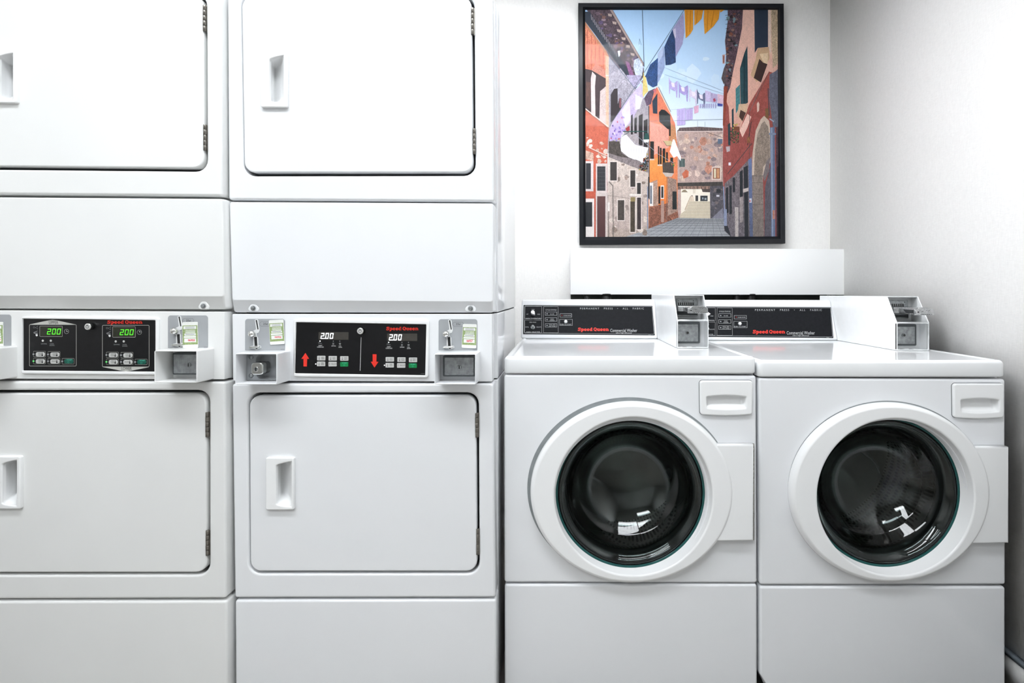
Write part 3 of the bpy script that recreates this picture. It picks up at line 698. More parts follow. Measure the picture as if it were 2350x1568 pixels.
# ------------------------------------------------------------------ washers
def Z4(X, Y): return 1180+X/4.896, 560+Y/4.896
def washer(S):
    D = S['D']; pl = FP(D); zl = S['zlid']; q = S['front']
    xl = W(q[0][0], 0, D).x; xr = W(q[1][0], 0, D).x; DB = S['DB']
    t = thing('washer', ((xl+xr)/2, (D+DB)/2, 0), S['label'], 'washing machine', 'washers side by side under the framed picture')
    zlb = W(0, S['ylb'], D).z
    # cabinet: open shell + front panel with porthole
    cx, cy = pl.px(*S['glassc'][:2], .024-.07)      # world centre line of porthole from measured glass circle
    gc = Vector(W(*S['glassc']))                     # glass rim centre
    gx, gz = gc.x, gc.z-CAMZ
    b = NB()
    box(b, xl+.001, xl+.02, D+.03, DB, .066, zlb-.003, .001); box(b, xr-.02, xr-.001, D+.03, DB, .066, zlb-.003, .001)
    box(b, xl+.02, xr-.02, DB-.02, DB, .02, zlb-.003); box(b, xl+.02, xr-.02, D+.03, DB-.02, .02, .04); box(b, xl+.02, xr-.02, D+.03, DB-.02, zlb-.02, zlb-.003)
    box(b, xl+.03, xr-.03, D+.04, DB-.03, .02, .066, mi=1); box(b, xl+.004, xr-.004, D+.03, D+.034, .066, W(0, S['seam'], D).z, 0)
    for fx in (xl+.05, xr-.05):
        for fy in (D+.08, DB-.08): prism(b, Plane((fx, fy, 0), (1, 0, 0), (0, 1, 0)), ell(0, 0, .018, .018, 20), 0, .022, mi=1)
    mk('cabinet', b, [enamel, rubber], t)
    b = NB(); hole = ell(gx, gz, .205, .205); dq = S['disp']
    dhole = rect(pl, dq[0]+5, dq[1]+5, dq[2]-5, dq[3]-5, .004)
    prism(b, pl, quad(pl, q, .007), -.03, 0, .006, holes=[hole], back=False, seg=4) if False else None
    def two(bm, pl_, o_, h0_, h1_, bev_):
        ro = loft(bm, pl_, [(o_, h0_)]+[(offs(o_, bev_*(1-math.cos(k/4*math.pi/2))), h1_-bev_+bev_*math.sin(k/4*math.pi/2)) for k in range(5)])
        es = []; rr_ = [ro[-1]]
        for hh_ in (ccw(hole), ccw(dhole)):
            rr_.append(loft(bm, pl_, [(hh_, h0_), (hh_, h1_)])[-1])
        for ring in rr_:
            for i in range(len(ring)): es.append(bm.edges.get((ring[i], ring[(i+1) % len(ring)])))
        bmesh.ops.triangle_fill(bm, use_beauty=True, use_dissolve=False, edges=es)
    two(b, pl, ccw(quad(pl, q, .007)), -.03, 0, .006)
    # raised shallow embossed swell round the door
    fr = mk('front_panel', b, enamel, t)
    b = NB(); prism(b, pl, quad(pl, S['lower'], .007), -.03, 0, .006, back=False, seg=4)
    mk('lower_panel', b, enamel, t)
    # lid
    b = NB(); hf = zl-zlb
    lq = S['lid']; lxl = W(lq[0], 0, D).x; lxr = W(lq[1], 0, D).x
    P = Plane((0, 0, zlb), (1, 0, 0), (0, 1, 0)); y0 = D-.004
    rr = lambda d: ccw(rpoly([(lxl+d, y0+d), (lxr-d, y0+d), (lxr-d, DB-d), (lxl+d, DB-d)], max(.015-d, .003), 6))
    L = [(rr(.004), .001), (rr(.001), .003), (rr(0), .006)]
    for k in range(1, 7):
        a = k/6*math.pi/2; L.append((rr(.012*(1-math.cos(a))), hf-.012+.012*math.sin(a)))
    L += [(rr(.017), hf), (rr(.021), hf-.0022), (rr(.024), hf-.0028)]
    loft(b, P, L, cap0=True, cap1=True); mk('top_lid', b, lidmat, t)
    ztop = zl-.0028
    # console
    cD, cTop = S['cD'], S['cTop']; cz1 = S['cz1']
    c0, c1 = S['cx']
    P = Plane((c0, 0, 0), (0, 1, 0), (0, 0, 1))
    prof = rpoly([(cD, ztop+.0005), (DB-.005, ztop+.0005), (DB-.005, cz1), (cTop, cz1)], [.006, .006, .014, .014], 6)
    b = NB(); prism(b, P, prof, 0, c1-c0, .0055, seg=4, bb=.0055)
    con = mk('console', b, enamel, t)
    dv = Vector((0, cTop-cD, cz1-ztop)).normalized()
    cp = Plane((0, cD, ztop), X3, dv)
    Z = S['Z']
    b = NB(); prism(b, cp, rpoly([cp.px(*Z(*p)) for p in [(100, 1015), (1580, 1028), (1553, 697), (105, 688)]], .0015, 3), -.004, .0015, .0005)
    face = mk('console_panel', b, charc, con, 'charcoal console panel with white print')
    h = .0017; b = NB()
    def QO(pts, w=.0009, r=.003, mi=0): outline(b, cp, rpoly([cp.px(*Z(*p)) for p in pts], r, 4), w, h, mi)
    QO([(112, 1004), (1572, 1018), (1549, 704), (116, 697)])
    QO([(119, 845), (312, 847), (312, 704), (121, 703)], .0007, .002); QO([(118, 1000), (310, 1002), (312, 858), (119, 856)], .0007, .002)
    QO([(328, 1000), (496, 1002), (494, 706), (330, 704)], .0007, .002)
    for r4 in ((348, 766, 480, 806), (348, 830, 480, 872), (348, 896, 480, 938), (514, 785, 647, 826), (509, 848, 655, 919)):
        QO([(r4[0], r4[3]), (r4[2], r4[3]), (r4[2], r4[1]), (r4[0], r4[1])], .0009, 0)
    def T(s, x0, y0, x1, y1, mi=0, **k): tz(b, cp, Z, s, x0, y0, x1, y1, h, mi, **k)
    T('WARM', 195, 732, 228, 742); T('HOT', 138, 785, 160, 795); T('COLD', 260, 785, 292, 796); T('WASH TEMPERATURE', 128, 831, 300, 844)
    T('PERM PRESS', 172, 875, 247, 886); T('NORMAL', 122, 929, 165, 939); T('DELICATE', 250, 929, 303, 940); T('FABRIC SELECTOR', 135, 983, 290, 997)
    T('CYCLE STATUS', 353, 735, 475, 749); T('IN USE', 405, 783, 448, 793); T('DOOR', 408, 840, 445, 850); T('LOCKED', 400, 855, 453, 865)
    T('FINAL SPIN', 393, 904, 463, 914); T('AND TUMBLE', 388, 919, 466, 929); T('CLOSE DOOR', 553, 799, 637, 810); T('PUSH TO START', 518, 898, 645, 911)
    T('PERMANENT   PRESS   •   ALL   FABRIC', 740, 716, 1457, 736, sp=1.5)
    T('Commercial Washer', 1080, 954, 1382, 990); T('Ultra High Efficiency', 1143, 993, 1323, 1011, shear=.25); T('800183', 1508, 1020, 1535, 1026)
    for yy in (787, 852, 918): flat(b, cp, circ(cp, Z, 370, yy, 7, 12), h, 1)
    mk('printed_legend', b, [softink, dimink], face)
    b = NB(); flat(b, cp, circ(cp, Z, 536, 804, 6, 12), h); mk('indicator_light', b, mat('red_lamp_%s' % S['k'], (.30, .02, .02), .4, noise=(40, .1)), face, 'dull red indicator light')
    b = NB(); slab(b, cp, *Z(715, 940), *Z(1063, 990), h+.0001); mk('brand_lettering', b, redink, face, 'red Speed Queen lettering')
    # knobs
    def knob(kx, ky, ang):
        a, c = cp.px(*Z(kx, ky), .012); b = NB()
        r0 = .0073; pts = [(a+r0*math.cos(th), c+r0*math.sin(th)) for th in [ang+math.radians(45+270*k/20) for k in range(21)]]+[(a+.0125*math.cos(ang), c+.0125*math.sin(ang))]
        cyl(b, cp, a, c, .0085, .001, .003, .0005, mi=1)
        prism(b, cp, ccw(pts), .002, .019, .0015, mi=0)
        return mk('knob', b, [plastic, rubber], face, 'white pointer knob')
    knob(210, 772, math.radians(-50) if S['k'] == 'l' else math.radians(0))
    a, c = cp.px(*Z(209, 930), .010); b = NB(); cyl(b, cp, a, c, .008, .001, .004, .001, mi=0); cyl(b, cp, a, c, .0035, .003, .010, .001, mi=0); sphere(b, cp.pt(a, c, .014), .0058 if S['k'] == 'l' else .007, mi=0 if S['k'] == 'l' else 1)
    mk('selector_switch', b, [zinc, plastic], face)
    a, c = cp.px(*Z(580, 870), .006); b = NB(); cyl(b, cp, a, c, .0072, .001, .004, .001, mi=1); sphere(b, cp.pt(a, c, .005), .0058, sy=.8)
    mk('start_button', b, [plastic, zinc], face)
    # ---------------- coin meter
    mx, mD, mDt, mDb, mw = S['meter']
    z0 = ztop+.0006; z1 = z0+S['mz'][0]; z2 = z0+S['mz'][1]; th = .0028
    P = Plane((mx, 0, 0), (0, 1, 0), (0, 0, 1))
    prof = [(mD, z0), (mDb, z0), (mDb, z2), (mDt, z2), (mD, z1)]
    b = NB()
    for x in (0, mw-th): prism(b, P, rpoly(prof, .002, 3), x, x+th, .0012, bb=.0012)
    box(b, mx+th, mx+mw-th, mDt+.002, mDb, z2-th, z2); box(b, mx+th, mx+mw-th, mD+.002, mDb, z0, z0+th)
    box(b, mx+th, mx+mw-th, mDb-th, mDb, z0+th, z2-th)
    box(b, mx+th, mx+mw-th, mD+.002, mD+.10, z1-th, z1)
    # front rim of lower opening
    F = Plane((0, mD, 0)); o = rpoly([(mx, z0), (mx+mw, z0), (mx+mw, z1), (mx, z1)], .004, 4); i_ = rpoly([(mx+.003, z0+.0035), (mx+mw-.003, z0+.0035), (mx+mw-.003, z1-.0035), (mx+.003, z1-.0035)], .003, 4)
    prism(b, F, o, -.007, .0006, .0012, holes=[i_])
    meter = mk('coin_meter_housing', b, meterw, t, 'white slope-fronted coin meter housing')
    # raised side plate (faint)
    # coin box at the back of lower compartment
    B = Plane((0, mD+.045, 0)); b = NB()
    bx0, bx1, bz0, bz1 = mx+.004, mx+mw-.018, z0+.012, z1-.008
    prism(b, B, rpoly([(mx+th, z0+th), (mx+mw-th, z0+th), (mx+mw-th, z1-th), (mx+th, z1-th)], .001), -.02, 0, 0, mi=2)
    prism(b, B, rpoly([(bx0, bz0), (bx1, bz0), (bx1, bz1), (bx0, bz1)], .004), 0, .010, .002, mi=0)
    prism(b, B, rpoly([(bx0+.005, bz0+.006), (bx1-.007, bz0+.006), (bx1-.007, bz1-.007), (bx0+.005, bz1-.007)], .003), .009, .013, .001, mi=1)
    mk('coin_box', b, [innerg, zinc, meterw], meter, 'galvanised coin box front')
    lc = ((bx0+bx1)/2-.003, (bz0+bz1)/2)
    b = NB(); cyl(b, B, lc[0], lc[1], .0058, .012, .016, .001, mi=0); cyl(b, B, lc[0], lc[1], .004, .0155, .0163, mi=1)
    mk('coin_box_lock', b, [zinc, darkink], meter)
    b = NB()
    G = Plane((0, 0, z0+th), (1, 0, 0), (0, 1, 0))
    for fx in (.027, .056): prism(b, G, ell(mx+fx, mD+.016, .007, .007, 20), -.001, .0003)
    mk('drain_hole', b, dark, meter)
    # upper mechanism
    mp = Plane((0, mDt+.035, 0)); b = NB()
    ux0, ux1 = mx+.006, mx+mw-.008
    prism(b, mp, [(mx+th, z1), (mx+mw-th, z1), (mx+mw-th, z2-th), (mx+th, z2-th)], -.012, 0, 0, mi=1)
    zt = z2-.012
    prism(b, mp, rpoly([(ux0+.002, z1+.008), (ux1-.004, z1+.008), (ux1-.006, zt), (ux0+.004, zt)], .003), 0, .003, .001, mi=0)
    prism(b, mp, rpoly([(ux0+.008, zt-.024), (ux1-.012, zt-.024), (ux1-.017, zt-.003), (ux0+.012, zt-.003)], .001), .002, .007, .001, mi=0)
    prism(b, mp, rpoly([(ux0+.006, z1+.012), (ux1-.006, z1+.012), (ux1-.006, z1+.022), (ux0+.006, z1+.022)], .001), .002, .006, .001, mi=2)
    for k in range(8):
        u = ux0+.014+k*.0068
        prism(b, mp, rpoly([(u, zt-.026), (u+.0044, zt-.026), (u+.0036, zt-.0125), (u, zt-.0125)], .001, 2), .006, .0078, 0, mi=3)
    for u in (ux0+.016, ux1-.020): prism(b, mp, ell(u, zt-.0075, .0016, .0016, 12), .006, .0076, mi=3)
    mk('coin_chute', b, [zinc, meterw, innerg, darkink], meter, 'galvanised coin chute with eight coin slots')
    b = NB()
    zs0, zs1 = S['tz']; yT = mD-.057
    sx0, sx1 = mx+.017, mx+.074
    # body under the slots
    P2 = Plane((ux0+.004, 0, 0), (0, 1, 0), (0, 0, 1))
    prism(b, P2, rpoly([(mDt-.022, zs0+.002), (mDt+.034, zs0-.002), (mDt+.034, zs1+.004), (mDt-.022, zs1+.001)], .002), 0, mw-.024, .0015, bb=.0015, mi=0)
    # arm
    box(b, sx0+.010, sx1-.012, yT+.004, mDt+.02, zs0+.001, zs1-.001, .0015, mi=0)
    # slot in the side of the arm
    P3 = Plane((sx0+.010, 0, 0), (0, -1, 0), (0, 0, 1)); prism(b, P3, rpoly([(-(mD-.005), zs0+.004), (-(yT+.016), zs0+.004), (-(yT+.012), zs1-.004), (-(mD+.010), zs1-.004)], .001), 0, .0008, mi=1)
    sl = mk('coin_slide', b, [slidem, dark], meter, 'polished metal coin slide pulled out')
    b = NB(); T0 = Plane((0, yT, 0))
    prism(b, T0, rpoly([(sx0+.004, zs0-.001), (sx1+.008, zs0-.001), (sx1+.008, zs1-.004), (sx1-.001, zs1+.003), (sx0+.018, zs1+.004), (sx0+.012, zs1-.001), (sx0+.004, zs1-.003)], .0015), -.006, 0, .0012, mi=0)
    prism(b, T0, rpoly([(sx0+.005, zs0+.003), (sx0+.016, zs0+.003), (sx0+.016, zs1-.005), (sx0+.005, zs1-.005)], .002), -.001, .004, .001, mi=0)
    prism(b, T0, ell(sx0+.013, (zs0+zs1)/2-.001, .0022, .0022, 12), .003, .0045, mi=1)
    for k in range(6): prism(b, T0, [(sx0+.022+k*.0065, zs0+.0008), (sx0+.0255+k*.0065, zs0+.0008), (sx0+.0255+k*.0065, zs0+.0018), (sx0+.022+k*.0065, zs0+.0018)], 0, .0004, mi=1)
    for (u, v, w) in ((.026, .010, .006), (.040, .013, .003), (.046, .012, .004), (.050, .014, .003)):
        prism(b, T0, [(sx0+u, zs0+v-.0005), (sx0+u+w, zs0+v+.001), (sx0+u+w, zs0+v+.0018), (sx0+u, zs0+v+.0003)], 0, .0003, mi=1)
    mk('slide_handle', b, [slidem, darkink], meter, 'scratched metal pull of the coin slide')
    # ---------------- dispenser
    dx0, dy0, dx1, dy1 = S['disp']; rx0, ry0, rx1, ry1 = S['rec']
    h1 = .009; b = NB()
    mxr = (rx0+rx1)/2
    top = [(rx0+(rx1-rx0)*k/8, ry0+2.5-3.5*math.sin(math.pi*k/8)) for k in range(9)]; bot = [(rx1-1-(rx1-rx0-2)*k/8, ry1-2.5+2.5*math.sin(math.pi*k/8)) for k in range(9)]
    rec = rpoly([pl.px(*p, h1) for p in top+bot], .003, 3)
    dbt = [(dx1-1-(dx1-dx0-2)*k/8, dy1-2+3*math.sin(math.pi*k/8)) for k in range(9)]
    oo = rpoly([pl.px(*p, h1) for p in [(dx0, dy0), (dx1, dy0)]+dbt], .008, 6)
    prism(b, pl, oo, -.001, h1, .004, holes=[rec], back=False, seg=4)
    rc = ccw(rec); rcu = sum(p[0] for p in rc)/len(rc); rcv = sum(p[1] for p in rc)/len(rc); zlo = min(p[1] for p in rc); zhi = max(p[1] for p in rc)
    loft(b, pl, [(offs(rc, -.004), h1-.004), (rc, h1-.0045), ]+[([(rcu+(p[0]-rcu)*k, rcv+(p[1]-rcv)*k) for p in offs(rc, .0025)], lambda a, c: -.016+.016*max(0, 1-(c-zlo)/(zhi-zlo))**2) for k in (1, .8, .6, .4, .2)], cap1=True)
    dr = mk('dispenser_drawer', b, plastic, t)
    b = NB(); prism(b, pl, offs(ccw(oo), -.0012), -.002, .0006, holes=[offs(ccw(oo), .008)], back=False); mk('drawer_gap', b, innerg, dr)
    # ---------------- door
    fD = S['fD']; face_h = D-fD
    fcx, fcy = S['faceo'][0], S['faceo'][1]
    fw = FP(fD); ex, ez = fw.px(fcx, fcy); ea = S['faceo'][2]*fD/FPX; eb = S['faceo'][3]*fD/FPX
    ox, oz = fw.px(*S['open'][:2]); orr = S['open'][2]*fD/FPX
    gr = S['glassc'][2] and .2035
    n = 128
    E = lambda g: ell(ex, ez, ea-g, eb-g, n)
    O = lambda cx_, cz_, r: ell(cx_, cz_, r, r, n)
    dg_ = gc.y
    hb = D-dg_                                          # glass rim lies behind the front panel
    Hd = lambda d: D-d                                  # depth -> height on pl
    b = NB()
    loops = [(E(-.001), -.004), (E(-.001), .004), (E(.0005), face_h-.010), (E(.003), face_h-.005), (E(.007), face_h-.0015), (E(.010), face_h), (E(.0115), face_h), ]
    loops += [(O(ox, oz, orr+.0065), face_h), (O(ox, oz, orr+.005), face_h), (O(ox, oz, orr+.0018), face_h-.001), (O(ox, oz, orr), face_h-.004), (O(gx, gz, .2045), hb+.004), (O(gx, gz, .200), hb+.001), (O(gx, gz, .198), hb-.006), (O(gx, gz, .204), hb-.008)]
    loft(b, pl, loops, closed=True)
    door = mk('door', b, plastic, t)
    b = NB(); loft(b, pl, [(ell(ex-S['gap'][0], ez+S['gap'][1], ea+S['gap'][2], eb+S['gap'][2], n), .0006), (ell(ex, ez, ea-.004, eb-.004, n), .0007)]); mk('door_gap', b, seamg, door)
    # glass bowl
    b = NB()
    pr = [(.199, hb+.002), (.190, hb+.003), (.181, hb-.004), (.172, hb-.022), (.163, hb-.043), (.159, hb-.0455), (.150, hb-.068), (.145, hb-.071), (.128, hb-.092), (.104, hb-.110), (.080, hb-.121), (.058, hb-.127), (.03, hb-.1285), (.010, hb-.129)]
    pi = [(.010, hb-.1355), (.03, hb-.135), (.060, hb-.1335), (.084, hb-.1275), (.110, hb-.116), (.134, hb-.097), (.154, hb-.074), (.168, hb-.047), (.178, hb-.024), (.186, hb-.010), (.199, hb-.006)]
    rings = loft(b, pl, [(O(gx, gz, r), h) for r, h in pr], cap1=True)
    rings2 = loft(b, pl, [(O(gx, gz, r), h) for r, h in pi], cap0=True)
    for i in range(n): f = b.faces.new((rings[0][i], rings[0][(i+1) % n], rings2[-1][(i+1) % n], rings2[-1][i])); f.smooth = True
    mk('door_glass', b, doorglass, door, 'clear bowl-shaped door glass')
    b = NB(); loft(b, pl, [(O(gx, gz, .2046), hb+.0042), (O(gx, gz, .2000), hb+.0040), (O(gx, gz, .1985), hb+.0026)]); mk('glass_rim', b, tealrim, door, 'thin teal glass edge')
    # gasket + drum
    b = NB(); loft(b, pl, [(O(gx, gz, .2035), hb-.009), (O(gx, gz, .202), hb-.012), (O(gx, gz, .196), hb-.020), (O(gx, gz, .204), hb-.05), (O(gx, gz, .190), hb-.062), (O(gx, gz, .186), hb-.075), (O(gx, gz, .20), hb-.10), (O(gx, gz, .212), hb-.10)])
    mk('door_gasket', b, rubber, t, 'black rubber door gasket')
    b = NB(); R0 = .262; d0, d1 = hb-.085, hb-.44; k = 12
    rg = loft(b, pl, [(O(gx, gz, .200), d0), (O(gx, gz, R0-.008), d0-.004)]+[(O(gx, gz, R0), d0-.012+(d1-d0+.012)*j/k) for j in range(k+1)], mi=0)
    rg2 = loft(b, pl, [(O(gx, gz, R0), d1), (O(gx, gz, .20), d1-.004), (O(gx, gz, .15), d1+.012), (O(gx, gz, .07), d1+.02)], cap1=True, mi=1)
    uvl = b.loops.layers.uv.new('UVMap')
    for f in b.faces:
        for lp in f.loops:
            co = lp.vert.co; th_ = math.atan2(co.z-CAMZ-gz, co.x-gx)/(2*math.pi)+.5
            lp[uvl].uv = (th_, (co.y-D)*1.0)
        us = [lp[uvl].uv.x for lp in f.loops]
        if max(us)-min(us) > .5:
            for lp in f.loops:
                if lp[uvl].uv.x < .5: lp[uvl].uv.x += 1
    drum = mk('drum', b, [drumsteel, drumback], t, 'dark perforated steel drum')
    for ang in S['baffles']:
        b = NB(); c_, s_ = math.cos(ang), math.sin(ang)
        def PP(rad, tan): return (gx+rad*c_-tan*s_, gz+rad*s_+tan*c_)
        o = rpoly([PP(R0-.002, -.045), PP(R0-.03, -.028), PP(R0-.062, -.010), PP(R0-.062, .010), PP(R0-.03, .028), PP(R0-.002, .045)], .008, 4)
        prism(b, pl, o, d1+.01, d0-.03, .01); mk('drum_baffle', b, drumback, drum)
    # hinge cover
    hx0, hy0, hx1, hy1 = S['cover']; hD = fD+.003; hp = FP(hD); b = NB()
    o = rect(hp, hx0, hy0, hx1, hy1, .002)
    a_, c_ = pl.px(S['opencx'], 1130)
    # the cover starts beneath the door ring; its left side follows the ring curve
    ux = [p[0] for p in o]; x_r = max(ux); zb = min(p[1] for p in o); zt_ = max(p[1] for p in o)
    pts = []
    for k_ in range(25):
        z_ = zt_+(zb-zt_)*k_/24; s_ = max(0, 1-((z_-ez)/(eb-.012))**2)
        pts.append((ex+(ea-.012)*math.sqrt(s_), z_))
    pts = pts+[(x_r, zb), (x_r, zt_)]
    pts = ccw(pts)
    prism(b, hp, pts, -(D-hD)+.0002, 0, .0045, seg=3)
    mk('hinge_cover', b, plastic, t)
    b = NB(); zz0 = CAMZ+pl.px(0, hy1-4)[1]; zz1 = CAMZ+pl.px(0, hy0-4)[1]; hx = x_r+.0035+(.0 if S['k'] == 'l' else 0)
    nk = 22
    for k_ in range(nk):
        a0 = zz0+(zz1-zz0)*k_/nk; a1 = zz0+(zz1-zz0)*(k_+1)/nk
        prism(b, Plane((hx, D-.0045, 0), (1, 0, 0), (0, 1, 0)), ell(0, 0, .0033, .0033, 12), a0+.0005, a1-.0005)
    mk('piano_hinge', b, hingem, t)
    return t

def ZR(X, Y):
    x, y = Z4(X, Y); x = 1650+(x-1252)*1.046
    if x < 1626: x = 1626-(1626-x)*.5
    return x, 711.6+(y-708.2)*1.043
washer(dict(k='l', gap=(.005, .006, .0045), D=1.524, zlid=.9185, label='left washer of the pair, standing between the stacked dryers and the other washer',
    front=[(1157.5, 1337.5), (1737.5, 1339), (1735.5, 862.5), (1157, 860)], lower=[(1158, 1590), (1738, 1590), (1737.5, 1342), (1158, 1342)], cut=.007, seam=1340,
    ylb=858.5, lid=(1156.5, 1735), DB=2.29, cD=2.13, cTop=2.19, cz1=1.064, cx=(-.1556, .3592), Z=Z4,
    meter=(.3592, 1.770, 1.827, 2.278, .0985), mz=(.0885, .1665), tz=(1.029, 1.046),
    disp=(1606.5, 874, 1728, 954), rec=(1622, 909, 1713, 939),
    fD=1.499, faceo=(1451.5, 1133.5, 234.5, 208.5), open=(1454, 1140, 181), glassc=(1446, 1131, 1.556), opencx=1454,
    cover=(1600, 1021, 1730, 1242), baffles=(math.radians(100), math.radians(218), math.radians(-20))))
washer(dict(k='r', gap=(-.001, .002, .002), D=1.524, zlid=.9083, label='right washer of the pair, standing against the right wall',
    front=[(1743.5, 1343), (2308.5, 1342.5), (2307.5, 870.5), (1741.5, 868)], lower=[(1770, 1592), (2308, 1590), (2308, 1347.5), (1744, 1347), (1744, 1549)], cut=.007, seam=1345,
    ylb=866, lid=(1739, 2307), DB=2.36, cD=2.18, cTop=2.24, cz1=1.0607, cx=(.5315, 1.0615), Z=ZR,
    meter=(1.0620, 1.798, 1.853, 2.336, .1032), mz=(.0895, .1717), tz=(1.022, 1.041),
    disp=(2189, 881, 2306, 961), rec=(2206, 916, 2294, 947),
    fD=1.499, faceo=(2047, 1134, 230, 206.5), open=(2056, 1142, 180), glassc=(2030, 1129, 1.556), opencx=2056,
    cover=(2200, 1026.5, 2316, 1247.5), baffles=(math.radians(150), math.radians(270), math.radians(30))))

# ------------------------------------------------------------------ boxed ledge under the picture
t = thing('wall_ledge', (W(1620, 0, 2.5).x, 2.55, W(0, 676, 2.486).z), 'long white boxed ledge on the wall between the framed picture and the washers', 'ledge')
f = FP(2.486); b = NB()
q = quad(f, [(1309, 676), (1938.5, 677), (1938.5, 572), (1309, 569.5)], .0015)
prism(b, f, q, -.127, 0, .001)
mk('box', b, mat('white_ledge_board', (.90, .905, .905), .4, noise=(3, .02)), t)
b = NB(); box(b, W(1310, 0, 2.60).x, XR-.02, 2.603, 2.6145, .80, 1.082); mk('ledge_shade_board', b, mat('painted_ledge_shade', (.050, .056, .050), .7, noise=(12, .3)), t, 'added dark board standing in for the shade under the ledge')  # board added so that its dark colour gives the shade below the ledge
def hose(px, top_dx, lab, r=.016):
    x = W(px, 0, 2.5).x
    o = thing('water_hose', (x, 2.5, .3), lab, 'hose', 'black hoses behind the washers')
    b = NB(); tube(b, [(x+top_dx*.05, 2.50, 1.078), (x+top_dx*.02, 2.49, 1.02), (x, 2.47, .92), (x+.01, 2.45, .75), (x+.02, 2.42, .5), (x+.02, 2.40, .30), (x+.03, 2.40, .0)], r)
    mk('hose_pipe', b, hoseb, o)
    b = NB(); tube(b, [(x+top_dx*.05, 2.50, 1.076), (x+top_dx*.05, 2.501, 1.0815)], r*1.15); mk('coupling', b, hoseb, o)
hose(1361, -.6, 'thin black hose behind the left washer, leftmost under the ledge', .011)
hose(1394, -.1, 'thick black hose behind the left washer, beside the thin one', .021)
hose(1689, .1, 'thin black hose behind the right washer, left of the thick one there', .013)
hose(1717, .3, 'thick black hose behind the right washer, rightmost under the ledge', .017)

# ------------------------------------------------------------------ framed picture
fp = FP(2.580)
t = thing('framed_picture', (W(1565, 0, 2.6).x, 2.6, W(0, 560, 2.6).z), 'black framed photo of an alley hung with laundry, on the wall above the ledge', 'picture')
outer = [(1330, 562), (1802.5, 559), (1799, 8), (1327, 6.5)]
b = NB(); io = quad(fp, [(1339, 551), (1792, 549), (1789, 17), (1337.5, 15.5)], 0)
o = quad(fp, outer, .001); depth = DWALL-.0005-2.580
prism(b, fp, o, -depth, 0, .0015, holes=[io], back=False)
ap = FP(2.597)
ii = quad(ap, [(1344.6, 543.5), (1786, 542), (1783.8, 23.5), (1343, 23.0)], 0)
loft(b, fp, [(ccw(io), -.0015), (ccw(ii), -(2.597-2.580))], smooth=False)
mk('frame', b, frameb, t)
# picture print : flat paper with many printed patches
def printmat():
    m = bpy.data.materials.new('photo_print'); m.use_nodes = True; nt = m.node_tree; bs = nt.nodes['Principled BSDF']
    at = nt.nodes.new('ShaderNodeAttribute'); at.attribute_name = 'ink'
    tc = nt.nodes.new('ShaderNodeTexCoord')
    n = nt.nodes.new('ShaderNodeTexNoise'); n.inputs['Scale'].default_value = 70; n.inputs['Detail'].default_value = 8; n.inputs['Roughness'].default_value = .7
    mp = nt.nodes.new('ShaderNodeMapping'); mp.inputs['Scale'].default_value = (1.3, 1, .6)
    nt.links.new(tc.outputs['Object'], mp.inputs['Vector']); nt.links.new(mp.outputs['Vector'], n.inputs['Vector'])
    r = nt.nodes.new('ShaderNodeMapRange'); r.inputs['From Min'].default_value = .32; r.inputs['From Max'].default_value = .68
    nt.links.new(n.outputs['Fac'], r.inputs['Value'])
    mm = nt.nodes.new('ShaderNodeMapRange'); mm.inputs['To Min'].default_value = 1.0   # amount from alpha
    lo = nt.nodes.new('ShaderNodeMath'); lo.operation = 'SUBTRACT'; lo.inputs[0].default_value = 1.0; nt.links.new(at.outputs['Alpha'], lo.inputs[1])
    hi = nt.nodes.new('ShaderNodeMath'); hi.operation = 'ADD'; hi.inputs[0].default_value = 1.0; nt.links.new(at.outputs['Alpha'], hi.inputs[1])
    nt.links.new(lo.outputs[0], r.inputs['To Min']); nt.links.new(hi.outputs[0], r.inputs['To Max'])
    v = nt.nodes.new('ShaderNodeVectorMath'); v.operation = 'SCALE'; nt.links.new(at.outputs['Color'], v.inputs[0]); nt.links.new(r.outputs['Result'], v.inputs['Scale'])
    n2 = nt.nodes.new('ShaderNodeTexNoise'); n2.inputs['Scale'].default_value = 330; n2.inputs['Detail'].default_value = 5; nt.links.new(mp.outputs['Vector'], n2.inputs['Vector'])
    r2 = nt.nodes.new('ShaderNodeMapRange'); r2.inputs['From Min'].default_value = .35; r2.inputs['From Max'].default_value = .65
    lo2 = nt.nodes.new('ShaderNodeMath'); lo2.operation = 'MULTIPLY_ADD'; lo2.inputs[1].default_value = -1.3; lo2.inputs[2].default_value = 1.0; nt.links.new(at.outputs['Alpha'], lo2.inputs[0])
    hi2 = nt.nodes.new('ShaderNodeMath'); hi2.operation = 'MULTIPLY_ADD'; hi2.inputs[1].default_value = .8; hi2.inputs[2].default_value = 1.0; nt.links.new(at.outputs['Alpha'], hi2.inputs[0])
    nt.links.new(n2.outputs['Fac'], r2.inputs['Value']); nt.links.new(lo2.outputs[0], r2.inputs['To Min']); nt.links.new(hi2.outputs[0], r2.inputs['To Max'])
    v2 = nt.nodes.new('ShaderNodeVectorMath'); v2.operation = 'SCALE'; nt.links.new(v.outputs['Vector'], v2.inputs[0]); nt.links.new(r2.outputs['Result'], v2.inputs['Scale']); v = v2
    nt.links.new(v.outputs['Vector'], bs.inputs['Base Color']); bs.inputs['Roughness'].default_value = .5; bs.inputs['Specular IOR Level'].default_value = .3
    return m
